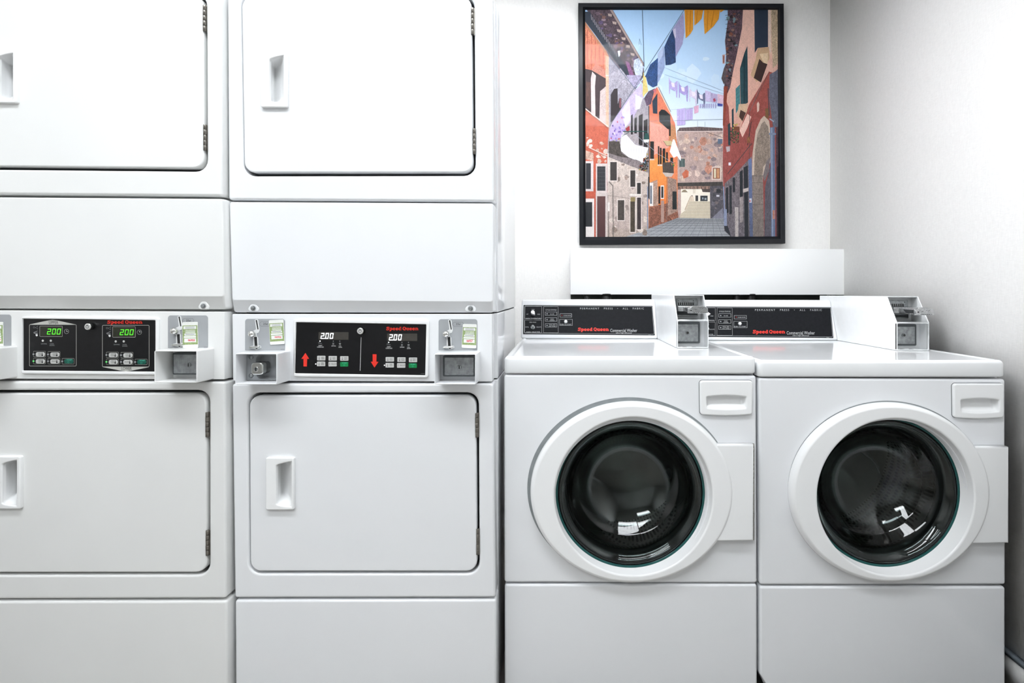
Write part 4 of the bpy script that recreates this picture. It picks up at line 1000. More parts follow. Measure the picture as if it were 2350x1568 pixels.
def build_print():
    bm = NB(); lay = bm.loops.layers.float_color.new('ink'); cnt = [0]; G = .92
    def U(x, y): return ap.px(1300+x*.2255, y*.2255)
    def clip(pts):
        # keep inside the sheet (units of the drawing)
        for ax, lim, sgn in ((0, 186, 1), (0, 2156, -1), (1, 100, 1), (1, 2412, -1)):
            out = []
            for i in range(len(pts)):
                p, q = pts[i], pts[(i+1) % len(pts)]
                ip = (p[ax]-lim)*sgn >= 0; iq = (q[ax]-lim)*sgn >= 0
                if ip: out.append(p)
                if ip != iq:
                    tt = (lim-p[ax])/(q[ax]-p[ax]); out.append((p[0]+(q[0]-p[0])*tt, p[1]+(q[1]-p[1])*tt))
            pts = out
            if len(pts) < 3: return []
        return pts
    def add(col, pts, nz=.12, grad=None):
        pts = clip([(float(x), float(y)) for x, y in pts])
        if len(pts) < 3: return
        c0 = lin(col); c1 = lin(grad) if grad else c0
        ys = [p[1] for p in pts]; y0, y1 = min(ys), max(ys)
        cnt[0] += 1; h = .0001+cnt[0]*.0000025
        uv = [U(*p) for p in pts]
        if area(uv) < 0: uv = uv[::-1]; pts = pts[::-1]
        try: f = bm.faces.new([bm.verts.new(ap.pt(a, c, h)) for a, c in uv])
        except ValueError: return
        for lp, p in zip(f.loops, pts):
            tt = (p[1]-y0)/max(1e-6, y1-y0); lp[lay] = tuple((c0[i]*(1-tt)+c1[i]*tt)*G for i in range(3))+(nz,)
    def R(col, x0, y0, x1, y1, nz=.12, grad=None): add(col, [(x0, y0), (x1, y0), (x1, y1), (x0, y1)], nz, grad)
    def line(col, p, q, w=3):
        dx, dy = q[0]-p[0], q[1]-p[1]; L = math.hypot(dx, dy) or 1; nx, ny = -dy/L*w/2, dx/L*w/2
        add(col, [(p[0]+nx, p[1]+ny), (q[0]+nx, q[1]+ny), (q[0]-nx, q[1]-ny), (p[0]-nx, p[1]-ny)], 0)
    rnd = random.Random(3)
    def blobs(cols, region, n, s, nz=.15):
        for _ in range(n):
            x, y = region(); k = rnd.randint(6, 10); sz = s*rnd.uniform(.4, 1.2); asp = rnd.uniform(.5, 1.2)
            add(rnd.choice(cols), [(x+sz*rnd.uniform(.6, 1.1)*math.cos(2*math.pi*i/k), y+asp*sz*rnd.uniform(.6, 1.1)*math.sin(2*math.pi*i/k)) for i in range(k)], nz)
    # sky
    R('#a3c8ee', 186, 100, 2156, 760, .02, '#bcd6f2'); R('#bcd6f2', 186, 760, 2156, 1400, .02, '#e6eef6')
    blobs(['#c6dcf3', '#cfe2f5', '#bfd8f2'], lambda: (rnd.uniform(900, 1550), rnd.uniform(250, 1100)), 10, 90, .02)
    # far end building
    add('#b9a09a', [(1125, 1325), (1590, 1320), (1605, 2230), (1125, 2225)], .22)
    blobs(['#c9a596', '#8d7c80', '#c98d78', '#d6bcae', '#9d8a8c', '#b98371', '#dcc4ba'], lambda: (rnd.uniform(1150, 1570), rnd.uniform(1370, 1820)), 46, 46, .3)
    add('#c46a4e', [(1175, 1770), (1215, 1725), (1245, 1745), (1240, 1800), (1195, 1820)], .2)
    add('#6d5d5e', [(1130, 1335), (1150, 1300), (1350, 1290), (1590, 1305), (1590, 1335)], .4)
    line('#e4d6cf', (1140, 1340), (1590, 1335), 6); line('#5c5054', (1420, 1345), (1590, 1400), 5)
    for k in range(16): line('#4d4042', (1150+k*28, 1302), (1156+k*28, 1330), 4)
    R('#5c6f86', 1540, 1415, 1585, 1465); add('#d8c8c0', [(1530, 1405), (1590, 1405), (1590, 1412), (1530, 1412)], 0)
    R('#cfc8c2', 1140, 1606, 1215, 1612, 0); R('#4d5b5a', 1148, 1615, 1205, 1700); line('#7a8a88', (1176, 1615), (1176, 1700), 4)
    R('#d9c9bf', 1478, 1700, 1575, 1830); R('#8a4f3a', 1490, 1710, 1562, 1820); R('#d9cdb0', 1500, 1718, 1522, 1812); R('#c9926a', 1530, 1718, 1554, 1812)
    add('#45403e', [(1110, 1862), (1590, 1850), (1592, 1895), (1110, 1896)], .3)
    add('#94766a', [(1125, 1896), (1465, 1894), (1465, 1925), (1130, 1930)], .5)
    for k in range(9): R('#5a4840', 1140+k*38, 1900, 1150+k*38, 1928, 0)
    R('#efe6d8', 1165, 1925, 1460, 2220, .04); add('#8b7c68', [(1168, 1958), (1185, 1935), (1210, 1930), (1235, 1958)], .2)
    add('#ded2c0', [(1285, 1925), (1315, 1925), (1312, 1970), (1288, 1970)], .1)
    add('#4f4542', [(1375, 1925), (1460, 1925), (1460, 1958), (1385, 1955)], .2)
    R('#3c3a3a', 1312, 1990, 1340, 2048); R('#30343a', 1362, 1992, 1436, 2048); R('#8a929a', 1380, 2010, 1395, 2030); R('#9aa2a6', 1405, 2015, 1425, 2035); R('#6d5b50', 1268, 1990, 1285, 2003)
    add('#dbc9b4', [(1200, 2135), (1262, 1995), (1292, 2000), (1300, 2050), (1245, 2080), (1225, 2140)], .1); line('#a58f7c', (1262, 1998), (1205, 2135), 5)
    add('#cdc0aa', [(1250, 2050), (1460, 2050), (1463, 2222), (1150, 2222), (1160, 2180), (1225, 2130)], .1)
    for k in range(11): y = 2062+k*15; x0 = 1250-(k*9.5); line('#8f826e', (x0, y), (1462, y+1), 3.2); line('#eadfcc', (x0, y+5), (1462, y+6), 3)
    add('#55525a', [(1460, 1895), (1600, 1890), (1602, 2235), (1465, 2225)], .35); blobs(['#6b6670', '#47444c', '#766a6c'], lambda: (rnd.uniform(1475, 1590), rnd.uniform(1910, 2190)), 14, 26, .3)
    R('#d4d0dc', 1526, 1985, 1556, 2003); add('#7e7c8a', [(1478, 2222), (1590, 2115), (1602, 2232)], .2); R('#26282e', 1525, 1925, 1570, 1965)
    # ground
    add('#8e9094', [(600, 2412), (840, 2325), (1130, 2218), (1602, 2226), (1680, 2412)], .12, '#a3a5ab')
    for k in range(9): y = 2235+2.2*k*k+6*k; line('#50525a', (1128-(y-2218)*2.6, y), (1605+(y-2225)*.4, y+4), 3)
    for k in range(13): x = 1140+k*38; line('#5c5e66', (x, 2228), (x-(640-k*75)*.62, 2412), 2.5)
    add('#6f6470', [(186, 200), (235, 120), (720, 885), (700, 905), (700, 1000), (432, 800), (405, 520)], .4)
    # ---- left red house
    add('#cf6e54', [(186, 215), (405, 520), (432, 580), (432, 1300), (415, 1700), (415, 2412), (186, 2412)], .18, '#b4503c')
    add('#e08a6a', [(186, 230), (400, 540), (400, 760), (186, 700)], .3, '#d87c62')
    for k in range(5): line('#b65a48', (215+k*40, 300+k*55), (215+k*40, 720+k*8), 8)
    add('#b87c5c', [(186, 215), (405, 520), (432, 575), (420, 585), (395, 545), (186, 255)], .1)
    add('#f0b49a', [(395, 560), (432, 580), (436, 1300), (400, 1290)], .2)
    R('#e8d0cc', 335, 765, 440, 776, 0)
    add('#3c2a30', [(186, 700), (255, 715), (400, 800), (402, 1275), (186, 1110)], .35)
    add('#c98474', [(255, 715), (300, 640), (395, 720), (400, 800)], .2)
    add('#d8c6c6', [(248, 800), (262, 730), (300, 770), (290, 880), (295, 1195), (252, 1170)], .15); add('#cdbab8', [(342, 930), (400, 880), (402, 1262), (335, 1215)], .2)
    add('#5a3a34', [(200, 830), (245, 840), (240, 1120), (196, 1085)], .3); line('#e6d6d0', (190, 1105), (425, 1290), 9); line('#8a5a4c', (190, 1120), (425, 1305), 7)
    blobs(['#d8c0b6', '#c8a094', '#e2cfc6', '#b98a7c'], lambda: (rnd.uniform(195, 250), rnd.uniform(1400, 1520)), 9, 26, .2)
    blobs(['#d9c3b8', '#cfae9f', '#c39a88'], lambda: (rnd.uniform(300, 405), rnd.uniform(1440, 1680)), 13, 28, .25)
    add('#caa696', [(195, 1530), (275, 1560), (275, 1640), (195, 1620)], .35)
    line('#d6b8ae', (225, 1500), (415, 1588), 10); line('#6f3a30', (225, 1510), (415, 1598), 4)
    R('#d4c8c8', 190, 1640, 274, 1948, .1); R('#2b2b31', 197, 1662, 248, 1925, .2)
    R('#d0c2c0', 300, 1665, 413, 1990, .12); R('#26262c', 312, 1694, 396, 1942, .2)
    for k in range(5): line('#5c5c60', (322+k*16, 1694), (322+k*16, 1942), 2)
    for k in range(6): line('#5c5c60', (312, 1720+k*38), (396, 1720+k*38), 2)
    R('#c9bcb9', 298, 1960, 415, 2412, .12); R('#5b3b3a', 312, 1998, 396, 2412, .12, '#4a2c2e')
    R('#d9d1cf', 190, 2022, 282, 2412, .08); R('#222428', 196, 2058, 262, 2308, .15)
    # ---- grey plaster house
    add('#a29fb0', [(430, 575), (700, 890), (845, 1070), (845, 2328), (600, 2412), (415, 2412), (415, 1600), (430, 1300)], .22, '#b3a298')
    add('#b8b2c0', [(435, 760), (560, 690), (700, 900), (640, 1000), (520, 1170), (440, 1250)], .3, '#8f8b9a')
    add('#cdbfb6', [(420, 1560), (840, 1760), (840, 2300), (640, 2330), (420, 2330)], .22, '#b8a6a0')
    blobs(['#d6c8bf', '#9a8b85', '#dccfc8', '#a89288', '#8a7a72', '#c9b8ae'], lambda: (rnd.uniform(430, 820), rnd.uniform(1600, 2380)), 46, 30, .3)
    add('#857a7c', [(430, 1400), (830, 1640), (830, 1760), (430, 1600)], .35)
    add('#2c2228', [(450, 1250), (450, 965), (485, 905), (520, 900), (522, 1060), (540, 1000), (558, 1000), (558, 1110), (470, 1232)], .2); R('#7a4650', 538, 1000, 556, 1100)
    for r4, c in (((445, 1650, 512, 1838), '#3c3634'), ((650, 1735, 700, 1902), '#38322f'), ((718, 1862, 756, 1978), '#33302f'), ((522, 2038, 588, 2242), '#4a423e'), ((650, 2050, 697, 2362), '#4a4036'), ((718, 2012, 758, 2335), '#3a3032')):
        R('#d8ccc6', r4[0]-9, r4[1]-12, r4[2]+9, r4[3]+10, .12); R(c, *r4, .3)
    R('#8c7c52', 652, 2008, 700, 2052); R('#e2dad4', 640, 1975, 762, 1995)
    line('#d8d0cc', (424, 1560), (424, 1850), 12); line('#6b625e', (432, 1850), (470, 1890), 9); line('#6b625e', (472, 1885), (476, 2412), 9)
    R('#e0d8d4', 420, 2060, 440, 2150); line('#554e4c', (430, 2150), (428, 2412), 6); line('#5b5652', (418, 1990), (640, 2020), 3)
    # left eaves and roof
    add('#4f3f4a', [(205, 100), (440, 100), (785, 650), (790, 770), (700, 905), (555, 650), (235, 150)], .5)
    blobs(['#6d5a66', '#8b7682', '#3a2c38', '#7a5a52', '#a08a96', '#5a4a70'], lambda: (lambda t_: (230+t_*520+rnd.uniform(10, 120), 110+t_*700+rnd.uniform(-20, 40)))(rnd.random()), 60, 22, .3)
    add('#26303f', [(186, 120), (235, 120), (620, 700), (720, 885), (700, 905), (600, 760), (186, 215)], .15)
    for k in range(16): x = 250+k*17; y = 150+k*25; line('#cdbcc4', (x, y), (x+6, y+55), 3)
    add('#a3908c', [(440, 100), (470, 100), (785, 640), (778, 668)], .1); line('#5a4c50', (470, 105), (788, 650), 4)
    for k in range(7): x = 445+k*46; y = 150+k*80; add('#b8a49c', [(x-25, y-12), (x+18, y-5), (x+15, y+22), (x-18, y+15)], .2)
    add('#c8d4ec', [(690, 610), (735, 590), (785, 680), (760, 800), (700, 760), (680, 680)], .3); add('#8a5a86', [(600, 620), (640, 640), (690, 780), (640, 770)], .3); add('#b0a8c8', [(610, 765), (760, 765), (745, 850), (690, 905)], .3)
    line('#5b6c80', (440, 590), (700, 905), 5); add('#e4ecf8', [(520, 520), (545, 515), (548, 560), (530, 580)], .2)
    # pole
    line('#31465e', (772, 105), (790, 680), 6)
    line('#54687c', (742, 395), (738, 460), 3); line('#54687c', (742, 395), (762, 460), 3)
    # ---- orange house
    add('#dd7b62', [(840, 1060), (850, 950), (925, 885), (1050, 1140), (1105, 1260), (1130, 1500), (1130, 2215), (1110, 2225), (835, 2328)], .14, '#e88a50')
    add('#ef9a50', [(845, 1640), (1030, 1560), (1030, 2080), (845, 2095)], .12, '#e27a3a')
    add('#e6a090', [(850, 1240), (1040, 1290), (1040, 1500), (850, 1600)], .15)
    add('#8f5c4a', [(840, 2108), (1030, 2070), (1120, 2050), (1140, 2215), (835, 2328)], .45)
    for k in range(14): line('#6f4436', (840, 2115+k*15), (1120, 2066+k*9.5), 2)
    add('#ae8f80', [(845, 1860), (925, 1830), (935, 2090), (845, 2105)], .35)
    add('#a08478', [(1030, 1800), (1120, 1830), (1128, 2150), (1030, 2200)], .4)
    add('#c68a62', [(1042, 1240), (1110, 1300), (1118, 1500), (1045, 1480)], .2)
    line('#e2c6ae', (925, 888), (1052, 1140), 9); line('#6f5e60', (935, 885), (1062, 1140), 5)
    add('#28394c', [(872, 1030), (925, 950), (925, 1160), (880, 1155)], .2)
    add('#1f2226', [(940, 1145), (965, 1115), (1000, 1120), (1055, 1170), (1058, 1300), (1035, 1320), (945, 1240)], .3)
    for r4 in ((850, 1440, 890, 1618), (930, 1488, 945, 1675), (950, 1506, 968, 1672), (978, 1512, 1005, 1660), (1012, 1550, 1032, 1640), (1043, 1250, 1060, 1385), (935, 1898, 955, 2075), (1056, 1605, 1085, 1680)): R('#211d1e', *r4, .25)
    R('#d6c2b4', 846, 1618, 894, 1632); R('#d6c2b4', 926, 1675, 975, 1690)
    R('#e4dcd8', 843, 1862, 882, 2098, .1); R('#6d7480', 850, 1890, 870, 2075, .2)
    R('#e4dcd8', 958, 1888, 992, 2025, .1); R('#33302f', 964, 1900, 986, 2015); R('#a88a80', 962, 2042, 992, 2262, .1)
    R('#1e2526', 1078, 1950, 1120, 2132, .15); line('#6d5a54', (1025, 1640), (1018, 2240), 6)
    add('#3a3230', [(975, 1655), (1090, 1650), (1092, 1765), (980, 1758)], .4); add('#c0b2aa', [(975, 1755), (1092, 1765), (1070, 1800), (1010, 1800)], .1)
    for k in range(8): line('#8f8278', (983+k*14, 1655), (985+k*14, 1758), 2)
    add('#c9b38a', [(985, 1435), (1065, 1435), (1098, 1485), (1018, 1485)], .05); line('#3c3230', (985, 1435), (1018, 1485), 4); line('#3c3230', (1018, 1485), (1098, 1485), 4)
    blobs(['#3f6a34', '#d9b440', '#b03a4a', '#54803c'], lambda: (rnd.uniform(1070, 1105), rnd.uniform(1640, 1690)), 12, 9, .2)
    add('#f2eef4', [(1062, 1500), (1082, 1420), (1098, 1420), (1165, 1600), (1162, 1640), (1125, 1590), (1090, 1608), (1050, 1545)], .05)
    line('#4a4244', (838, 1080), (842, 2030), 10); line('#2a2426', (838, 1800), (836, 2020), 14); line('#7a86a0', (826, 1900), (826, 2330), 9)
    # diagonal clothesline
    line('#5c6878', (1195, 105), (440, 1285), 5)
    add('#9a96be', [(1190, 130), (1200, 330), (1180, 450), (1112, 580), (1100, 400), (1078, 300)], .1); add('#c6bfd6', [(1085, 300), (1110, 290), (1115, 380), (1090, 400)], .1)
    add('#1f3c6a', [(1078, 300), (1105, 400), (1112, 635), (1060, 660), (1008, 665), (995, 480), (1030, 400)], .35)
    add('#8fa0c8', [(985, 465), (1000, 560), (998, 690), (945, 820), (918, 860), (922, 600)], .12)
    add('#244a80', [(930, 590), (925, 870), (880, 890), (830, 860), (805, 770), (850, 660)], .35)
    add('#aebddc', [(925, 550), (985, 470), (980, 560), (935, 640)], .05)
    add('#dcc67c', [(780, 760), (808, 790), (832, 930), (800, 960), (775, 1000)], .15); line('#c8b040', (784, 740), (776, 1000), 5)
    add('#5c4a60', [(835, 930), (900, 900), (860, 1060), (815, 1080), (790, 1000)], .3); add('#c66a72', [(880, 920), (918, 895), (905, 960)], .1)
    add('#cdbfe0', [(765, 845), (780, 1000), (720, 1120), (660, 1240), (600, 1290), (560, 1400), (440, 1440), (432, 1350), (470, 1240), (640, 990)], .14, '#b4a0d4')
    add('#e6dcee', [(700, 960), (775, 1000), (745, 1110), (700, 1120)], .1); add('#dcd0ea', [(560, 1130), (640, 1010), (655, 1220), (600, 1300)], .1)
    for _ in range(26):
        x = rnd.uniform(450, 600); y = rnd.uniform(1180, 1430); add(rnd.choice(['#6a50a0', '#c04a54', '#8a78c4', '#f0eaf6', '#54408a']), [(x, y), (x+10, y+6), (x+6, y+24), (x-6, y+14)], .1)
    add('#9c2f38', [(600, 1310), (640, 1280), (645, 1325), (615, 1345)], .1)
    for x0, y0, w, hh in ((655, 1180, 20, 190), (690, 1210, 26, 150), (735, 1180, 40, 300), (785, 1230, 40, 290)): add('#241e22', [(x0, y0), (x0+w, y0-20), (x0+w, y0+hh), (x0, y0+hh)], .25)
    add('#f3f0fa', [(560, 1370), (612, 1375), (700, 1475), (760, 1490), (835, 1505), (812, 1560), (800, 1650), (782, 1672), (745, 1640), (705, 1625), (690, 1625), (630, 1600), (545, 1530)], .04)
    for k in range(9): line('#b8b4cc', (585+k*26, 1385+k*14), (578+k*26, 1530+k*14), 3)
    add('#4c4440', [(430, 1440), (540, 1440), (560, 1560), (640, 1610), (560, 1600), (430, 1560)], .4)
    line('#1d4a46', (575, 1341), (825, 1338), 9); add('#1d4a46', [(800, 1355), (830, 1355), (840, 1420), (785, 1420)], .1); add('#f0f0ee', [(783, 1422), (842, 1420), (835, 1450), (792, 1452)], .05); line('#1d4a46', (565, 1390), (640, 1342), 5)
    for _ in range(60):
        t_ = rnd.random(); x = 745+t_*85+rnd.uniform(-8, 3); y = rnd.uniform(1700-t_*150, 1740); add(rnd.choice(['#2a2622', '#4a4438', '#8a4030', '#3a5a70', '#a89040', '#1c1a18']), [(x-7, y-6), (x+7, y-7), (x+8, y+7), (x-6, y+7)], .1)
    line('#a8b4c4', (700, 1370), (900, 1540), 3); line('#a8b4c4', (900, 1550), (1090, 1660), 3)
    # sky washing
    line('#8a94ac', (1000, 690), (1600, 930), 2); line('#8a94ac', (1000, 760), (1610, 960), 2)
    G8 = ['#b5a8dc', '#a89ad6', '#d8cde6', '#6c7090', '#c8bce0', '#b4a8cc', '#d8b8cc']
    xs_ = [(1040, 1130, 780, 960), (1140, 1235, 825, 1000), (1245, 1325, 870, 1040), (1325, 1410, 900, 1060), (1410, 1470, 920, 1040), (1470, 1535, 945, 1050), (1535, 1605, 955, 1060)]
    for i, (a, c, y0, y1) in enumerate(xs_):
        if i < 4: add(G8[i], [(a, y0), (a+12, y0+35), (a+35, y0+62), (a+60, y0+66), (c-14, y0+50), (c, y0+45), (c+2, y1-60), (c-4, y1+38), (c-14, y1+30), (c-18, y1-40), (a+60, y1-30), (a+30, y1-48), (a+14, y1-60), (a+12, y1-5), (a+4, y1)], .12); add('#e8e0f2', [(a+22, y0+60), (a+60, y0+68), (a+62, y0+110), (a+35, y0+105)], .05)
        else: add(G8[i], [(a, y0), (c, y0+18), (c-3, y1), (a+3, y1-8)], .12)
    add('#b04a64', [(1490, 1010), (1510, 1000), (1520, 1030), (1498, 1040)], .1); add('#3c46a4', [(1535, 1055), (1588, 1062), (1586, 1082), (1538, 1082)], .1)
    line('#8a94ac', (1055, 1120), (1590, 1070), 2)
    for (a, c, y1) in ((1122, 1210, 1280), (1212, 1285, 1225)): add('#c0b2e2', [(a, 1115), (c, 1100), (c-2, y1-10), (a+2, y1)], .08); line('#a494d0', (a+25, 1125), (a+25, y1-6), 4); line('#a494d0', (a+55, 1120), (a+53, y1-6), 4)
    add('#d8a8c4', [(1296, 1085), (1345, 1072), (1342, 1145), (1300, 1160)], .1)
    for k in range(8): x = 1355+k*22; add('#a8a4d0', [(x, 1062+k*-1), (x+15, 1060-k), (x+13, 1100), (x+3, 1105)], .1)
    line('#74829a', (840, 1236), (1600, 1215), 3); line('#8c96a4', (1333, 1230), (1333, 1300), 3); line('#8c96a4', (1408, 1240), (1408, 1300), 3)
    for i, pts in enumerate(([(1200, 100), (1290, 100), (1287, 300), (1262, 345), (1212, 392)], [(1300, 100), (1392, 100), (1375, 190), (1335, 235), (1300, 262)], [(1400, 100), (1560, 100), (1548, 195), (1495, 270), (1405, 350), (1396, 200)], [(1560, 100), (1610, 100), (1565, 130)])):
        add('#d68e22', pts, .1, '#e09a2c')
    for p, q in (((1225, 110), (1222, 370)), ((1262, 110), (1255, 330)), ((1330, 110), (1320, 240)), ((1440, 110), (1430, 320)), ((1500, 110), (1470, 280))): line('#b87414', p, q, 8)
    # ---- right house
    add('#ecc0b0', [(1655, 100), (2156, 100), (2156, 2412), (1675, 2412), (1605, 2350), (1590, 1700), (1592, 1280), (1605, 960), (1625, 600)], .1, '#c88474')
    add('#a2524a', [(2060, 730), (2156, 760), (2156, 1500), (2156, 2412), (1675, 2412), (1605, 2350), (1590, 1700), (1596, 1241), (1610, 1000), (1650, 1090), (1660, 1290), (1760, 1330), (1860, 1060)], .2, '#8e4644')
    add('#efc4b6', [(1760, 1330), (1840, 1160), (1880, 1190), (1840, 1300), (1790, 1400)], .12)
    add('#7f7276', [(1640, 1840), (1700, 1790), (1885, 1590), (1890, 2412), (1675, 2412), (1605, 2350), (1610, 1870)], .35, '#6a646c')
    add('#5a4650', [(1640, 100), (1795, 100), (1785, 290), (1740, 520), (1690, 750), (1665, 890), (1625, 980), (1600, 960), (1625, 560), (1612, 420), (1640, 220)], .5)
    blobs(['#2c2228', '#7c4a3c', '#3a3844', '#8a6a60', '#241c22', '#6f8a90'], lambda: (lambda t_: (1690+rnd.uniform(-45, 80)*(1-t_*.6)-t_*60, 120+t_*820))(rnd.random()), 56, 20, .2)
    for k in range(9): y = 160+k*45; line('#2a2228', (1615+k, y), (1665, y-10), 4)
    add('#c49a92', [(1585, 560), (1612, 555), (1608, 650), (1588, 650)], .1); R('#8a5a54', 1592, 570, 1604, 640)
    add('#564c50', [(1575, 800), (1600, 700), (1625, 640), (1622, 830), (1600, 860)], .3); add('#8a3e30', [(1600, 880), (1640, 880), (1612, 1280), (1590, 1280)], .2)
    add('#2a3648', [(1910, 100), (2050, 100), (2050, 480), (1945, 490), (1915, 540)], .12); add('#e8cfc0', [(2050, 100), (2078, 100), (2082, 560), (2052, 480)], .1)
    add('#c8b094', [(2080, 100), (2156, 100), (2156, 640), (2100, 700), (2088, 500)], .3)
    add('#caa684', [(1945, 492), (2058, 480), (2066, 600), (2040, 640), (1985, 800), (1935, 835), (1872, 765), (1920, 620)], .1); add('#3a2826', [(1962, 600), (2000, 640), (2045, 650), (1978, 842), (1905, 795)], .15); add('#e6cba8', [(1962, 550), (2050, 540), (2045, 655), (2005, 640)], .1)
    add('#203e48', [(1808, 545), (1840, 468), (1846, 1045), (1822, 1060), (1770, 1100), (1764, 700)], .25); line('#13282e', (1808, 560), (1806, 1060), 6); add('#2a4c54', [(1770, 690), (1800, 680), (1800, 1060), (1770, 1080)], .2)
    add('#458086', [(1720, 905), (1764, 860), (1766, 1085), (1722, 1160)], .15)
    for k in range(6): line('#2a5c62', (1722, 930+k*38), (1764, 895+k*38), 3)
    add('#233a44', [(1680, 1120), (1700, 1100), (1702, 1320), (1684, 1340)], .2); add('#20343c', [(1640, 1270), (1665, 1250), (1668, 1480), (1645, 1480)], .2)
    add('#cfae92', [(1752, 1062), (1842, 1056), (1838, 1130), (1790, 1240), (1735, 1182)], .1); add('#4a302a', [(1770, 1120), (1825, 1150), (1790, 1235), (1755, 1190)], .1)
    line('#6c4c48', (2062, 730), (1862, 1140), 6); line('#5c4444', (1862, 1140), (1862, 1640), 5); line('#8a7478', (2030, 740), (1870, 1130), 3)
    add('#e0c0b4', [(1935, 1060), (1950, 1035), (1962, 1060), (1958, 1130), (1940, 1145)], .1); R('#7a5a3a', 2022, 1105, 2055, 1205)
    add('#6a6c7c', [(2065, 760), (2120, 730), (2156, 700), (2156, 1300), (2100, 1290), (2060, 1000)], .25); line('#44444e', (2050, 900), (2062, 1180), 9); line('#9aa2b4', (2065, 1210), (2110, 1240), 12)
    # arch and pillar
    add('#c8b4a4', [(1885, 1790), (1892, 1560), (1925, 1330), (1975, 1215), (2010, 1180), (2060, 1230), (2082, 1400), (2082, 1640), (2000, 1790)], .1)
    add('#948478', [(1908, 1785), (1915, 1540), (1945, 1360), (1985, 1260), (2015, 1235), (2050, 1290), (2068, 1420), (2068, 1620), (2000, 1700), (1995, 1790)], .3)
    add('#5e5a64', [(2020, 1900), (2070, 1700), (2085, 1650), (2085, 2412), (2012, 2412)], .25); add('#7c7274', [(1998, 1790), (2035, 1640), (2072, 1600), (2060, 1740), (2015, 1850)], .2)
    add('#8e8078', [(1888, 1785), (1998, 1785), (2010, 2412), (1896, 2412)], .25, '#7a706c')
    for y in (1790, 1860, 1975, 2080): line('#5c524c', (1888, y), (2000, y+2), 4)
    add('#66728e', [(2070, 1300), (2118, 1290), (2124, 2412), (2082, 2412)], .12); add('#8c9ab6', [(2078, 1300), (2094, 1300), (2102, 2412), (2090, 2412)], .1); add('#7a86a0', [(2058, 1355), (2135, 1355), (2132, 1375), (2062, 1375)], .1)
    add('#54404a', [(2130, 1300), (2156, 1290), (2156, 2412), (2134, 2412)], .4); add('#1c1a1e', [(2140, 1700), (2156, 1690), (2156, 2412), (2143, 2412)], .1); add('#b47c6a', [(2095, 2140), (2118, 2140), (2118, 2230), (2097, 2230)], .3)
    add('#6676a0', [(1850, 1620), (1884, 1618), (1896, 2412), (1864, 2412)], .2, '#56607e'); R('#c8ccd8', 1860, 2020, 1884, 2065); R('#d04040', 1862, 2040, 1872, 2055)
    for pts in ([(1800, 1705), (1845, 1685), (1846, 1910), (1806, 1925)], [(1806, 1965), (1848, 1950), (1850, 2412), (1812, 2412)], [(1690, 1812), (1714, 1805), (1714, 1955), (1692, 1960)], [(1655, 1895), (1680, 1885), (1682, 2175), (1657, 2185)], [(1618, 1915), (1645, 1905), (1648, 2165), (1622, 2175)], [(1762, 1750), (1792, 1730), (1794, 2010), (1764, 2030)]):
        add('#22262c', pts, .3)
    add('#c6bab6', [(1795, 1925), (1850, 1912), (1850, 1945), (1797, 1962)], .1); add('#b4aaa8', [(1712, 2110), (1748, 2110), (1748, 2412), (1715, 2412)], .2); add('#9a9090', [(1760, 2010), (1795, 2000), (1798, 2260), (1762, 2270)], .25)
    line('#8a9cc0', (1598, 1900), (1606, 2140), 9); add('#8a92ae', [(1598, 2130), (1630, 2130), (1632, 2330), (1602, 2300)], .2); add('#242830', [(1602, 2300), (1640, 2300), (1675, 2412), (1612, 2350)], .2)
    line('#4a3c40', (1640, 1770), (1885, 1460), 7); line('#2c262a', (1880, 1240), (1840, 1480), 6); add('#8a5a3a', [(1835, 1400), (1868, 1390), (1870, 1450), (1838, 1460)], .3)
    add('#b8acb0', [(1620, 1495), (1662, 1490), (1662, 1540), (1630, 1550)], .1); R('#e0dce4', 1648, 1655, 1672, 1685)
    for _ in range(60): x = rnd.uniform(1650, 1750); y = rnd.uniform(1330, 1460); add(rnd.choice(['#24402a', '#1c2c22', '#3c6a3a', '#4a4a3c']), [(x, y), (x+10, y+3), (x+6, y+13), (x-5, y+9)], .1)
    for _ in range(26): x = rnd.uniform(1690, 1755); y = rnd.uniform(1255, 1325); add(rnd.choice(['#e8c83a', '#f0dc60', '#8a9a3a', '#c07a4a']), [(x, y), (x+10, y+2), (x+7, y+10), (x-3, y+8)], .1)
    R('#7a4632', 1700, 1290, 1760, 1330)
    return bm
pm = build_print(); 
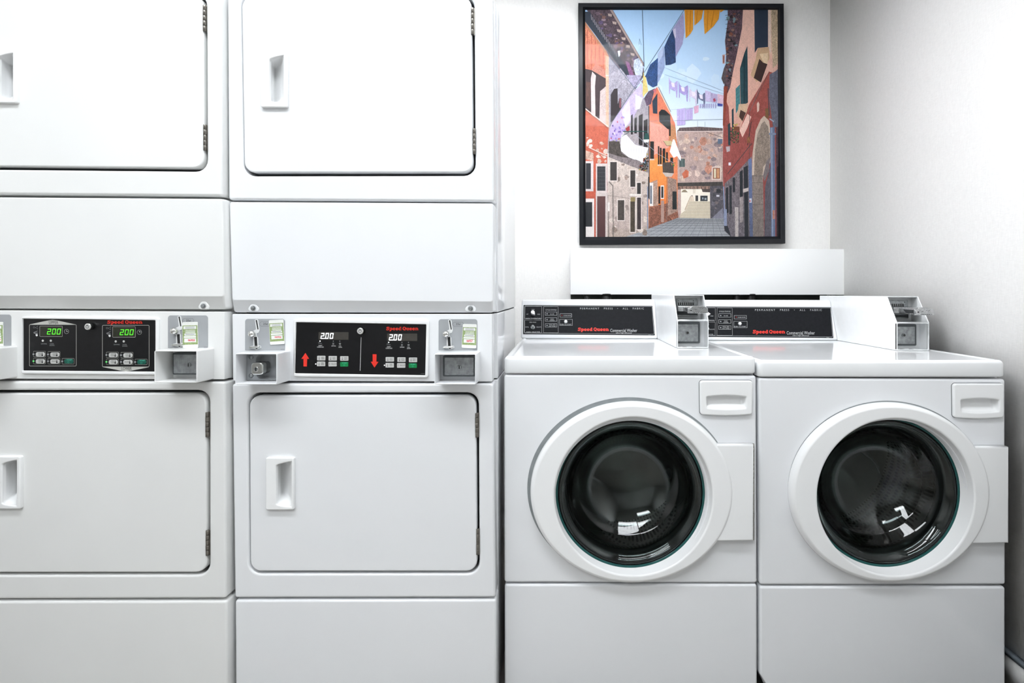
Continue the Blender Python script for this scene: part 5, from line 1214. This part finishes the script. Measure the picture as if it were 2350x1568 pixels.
me = bpy.data.meshes.new('print'); 
# paper sheet underneath
pm.faces.ensure_lookup_table()
me_o = None
lay = pm.loops.layers.float_color.get('ink')
f = pm.faces.new([pm.verts.new(ap.pt(a, c, .00005)) for a, c in offs(ccw(ii), -.002)])
for lp in f.loops: lp[lay] = (.6, .7, .8, 0)
pm.to_mesh(me); pm.free(); me.materials.append(printmat())
po = bpy.data.objects.new('print', me); COL.objects.link(po); po.parent = t; po.matrix_parent_inverse = Matrix.Translation(-t.location); po['label'] = 'printed alley photo with laundry lines'
# glazing
gm = bpy.data.materials.new('picture_glazing'); gm.use_nodes = True; nt = gm.node_tree
for n_ in list(nt.nodes):
    if n_.type == 'BSDF_PRINCIPLED': nt.nodes.remove(n_)
out = [n_ for n_ in nt.nodes if n_.type == 'OUTPUT_MATERIAL'][0]
tr = nt.nodes.new('ShaderNodeBsdfTransparent'); gl = nt.nodes.new('ShaderNodeBsdfGlossy'); gl.inputs['Roughness'].default_value = .02
fr_ = nt.nodes.new('ShaderNodeFresnel'); fr_.inputs['IOR'].default_value = 1.10; mx_ = nt.nodes.new('ShaderNodeMixShader')
nt.links.new(fr_.outputs[0], mx_.inputs[0]); nt.links.new(tr.outputs[0], mx_.inputs[1]); nt.links.new(gl.outputs[0], mx_.inputs[2]); nt.links.new(mx_.outputs[0], out.inputs['Surface'])
b = NB(); prism(b, FP(2.592), quad(FP(2.592), [(1342.5, 546), (1788, 545), (1786, 21), (1341, 20)], 0), -.001, 0); mk('glazing', b, gm, t)

# ------------------------------------------------------------------ world
w = bpy.data.worlds.new('world'); sc.world = w; w.use_nodes = True
w.node_tree.nodes['Background'].inputs[0].default_value = (.9, .95, 1, 1); w.node_tree.nodes['Background'].inputs[1].default_value = .3
sc.cycles.max_bounces = 10; sc.cycles.diffuse_bounces = 5; sc.cycles.transmission_bounces = 10; sc.cycles.glossy_bounces = 5
sc.cycles.use_denoising = True
sc.cycles.caustics_refractive = False; sc.cycles.caustics_reflective = False
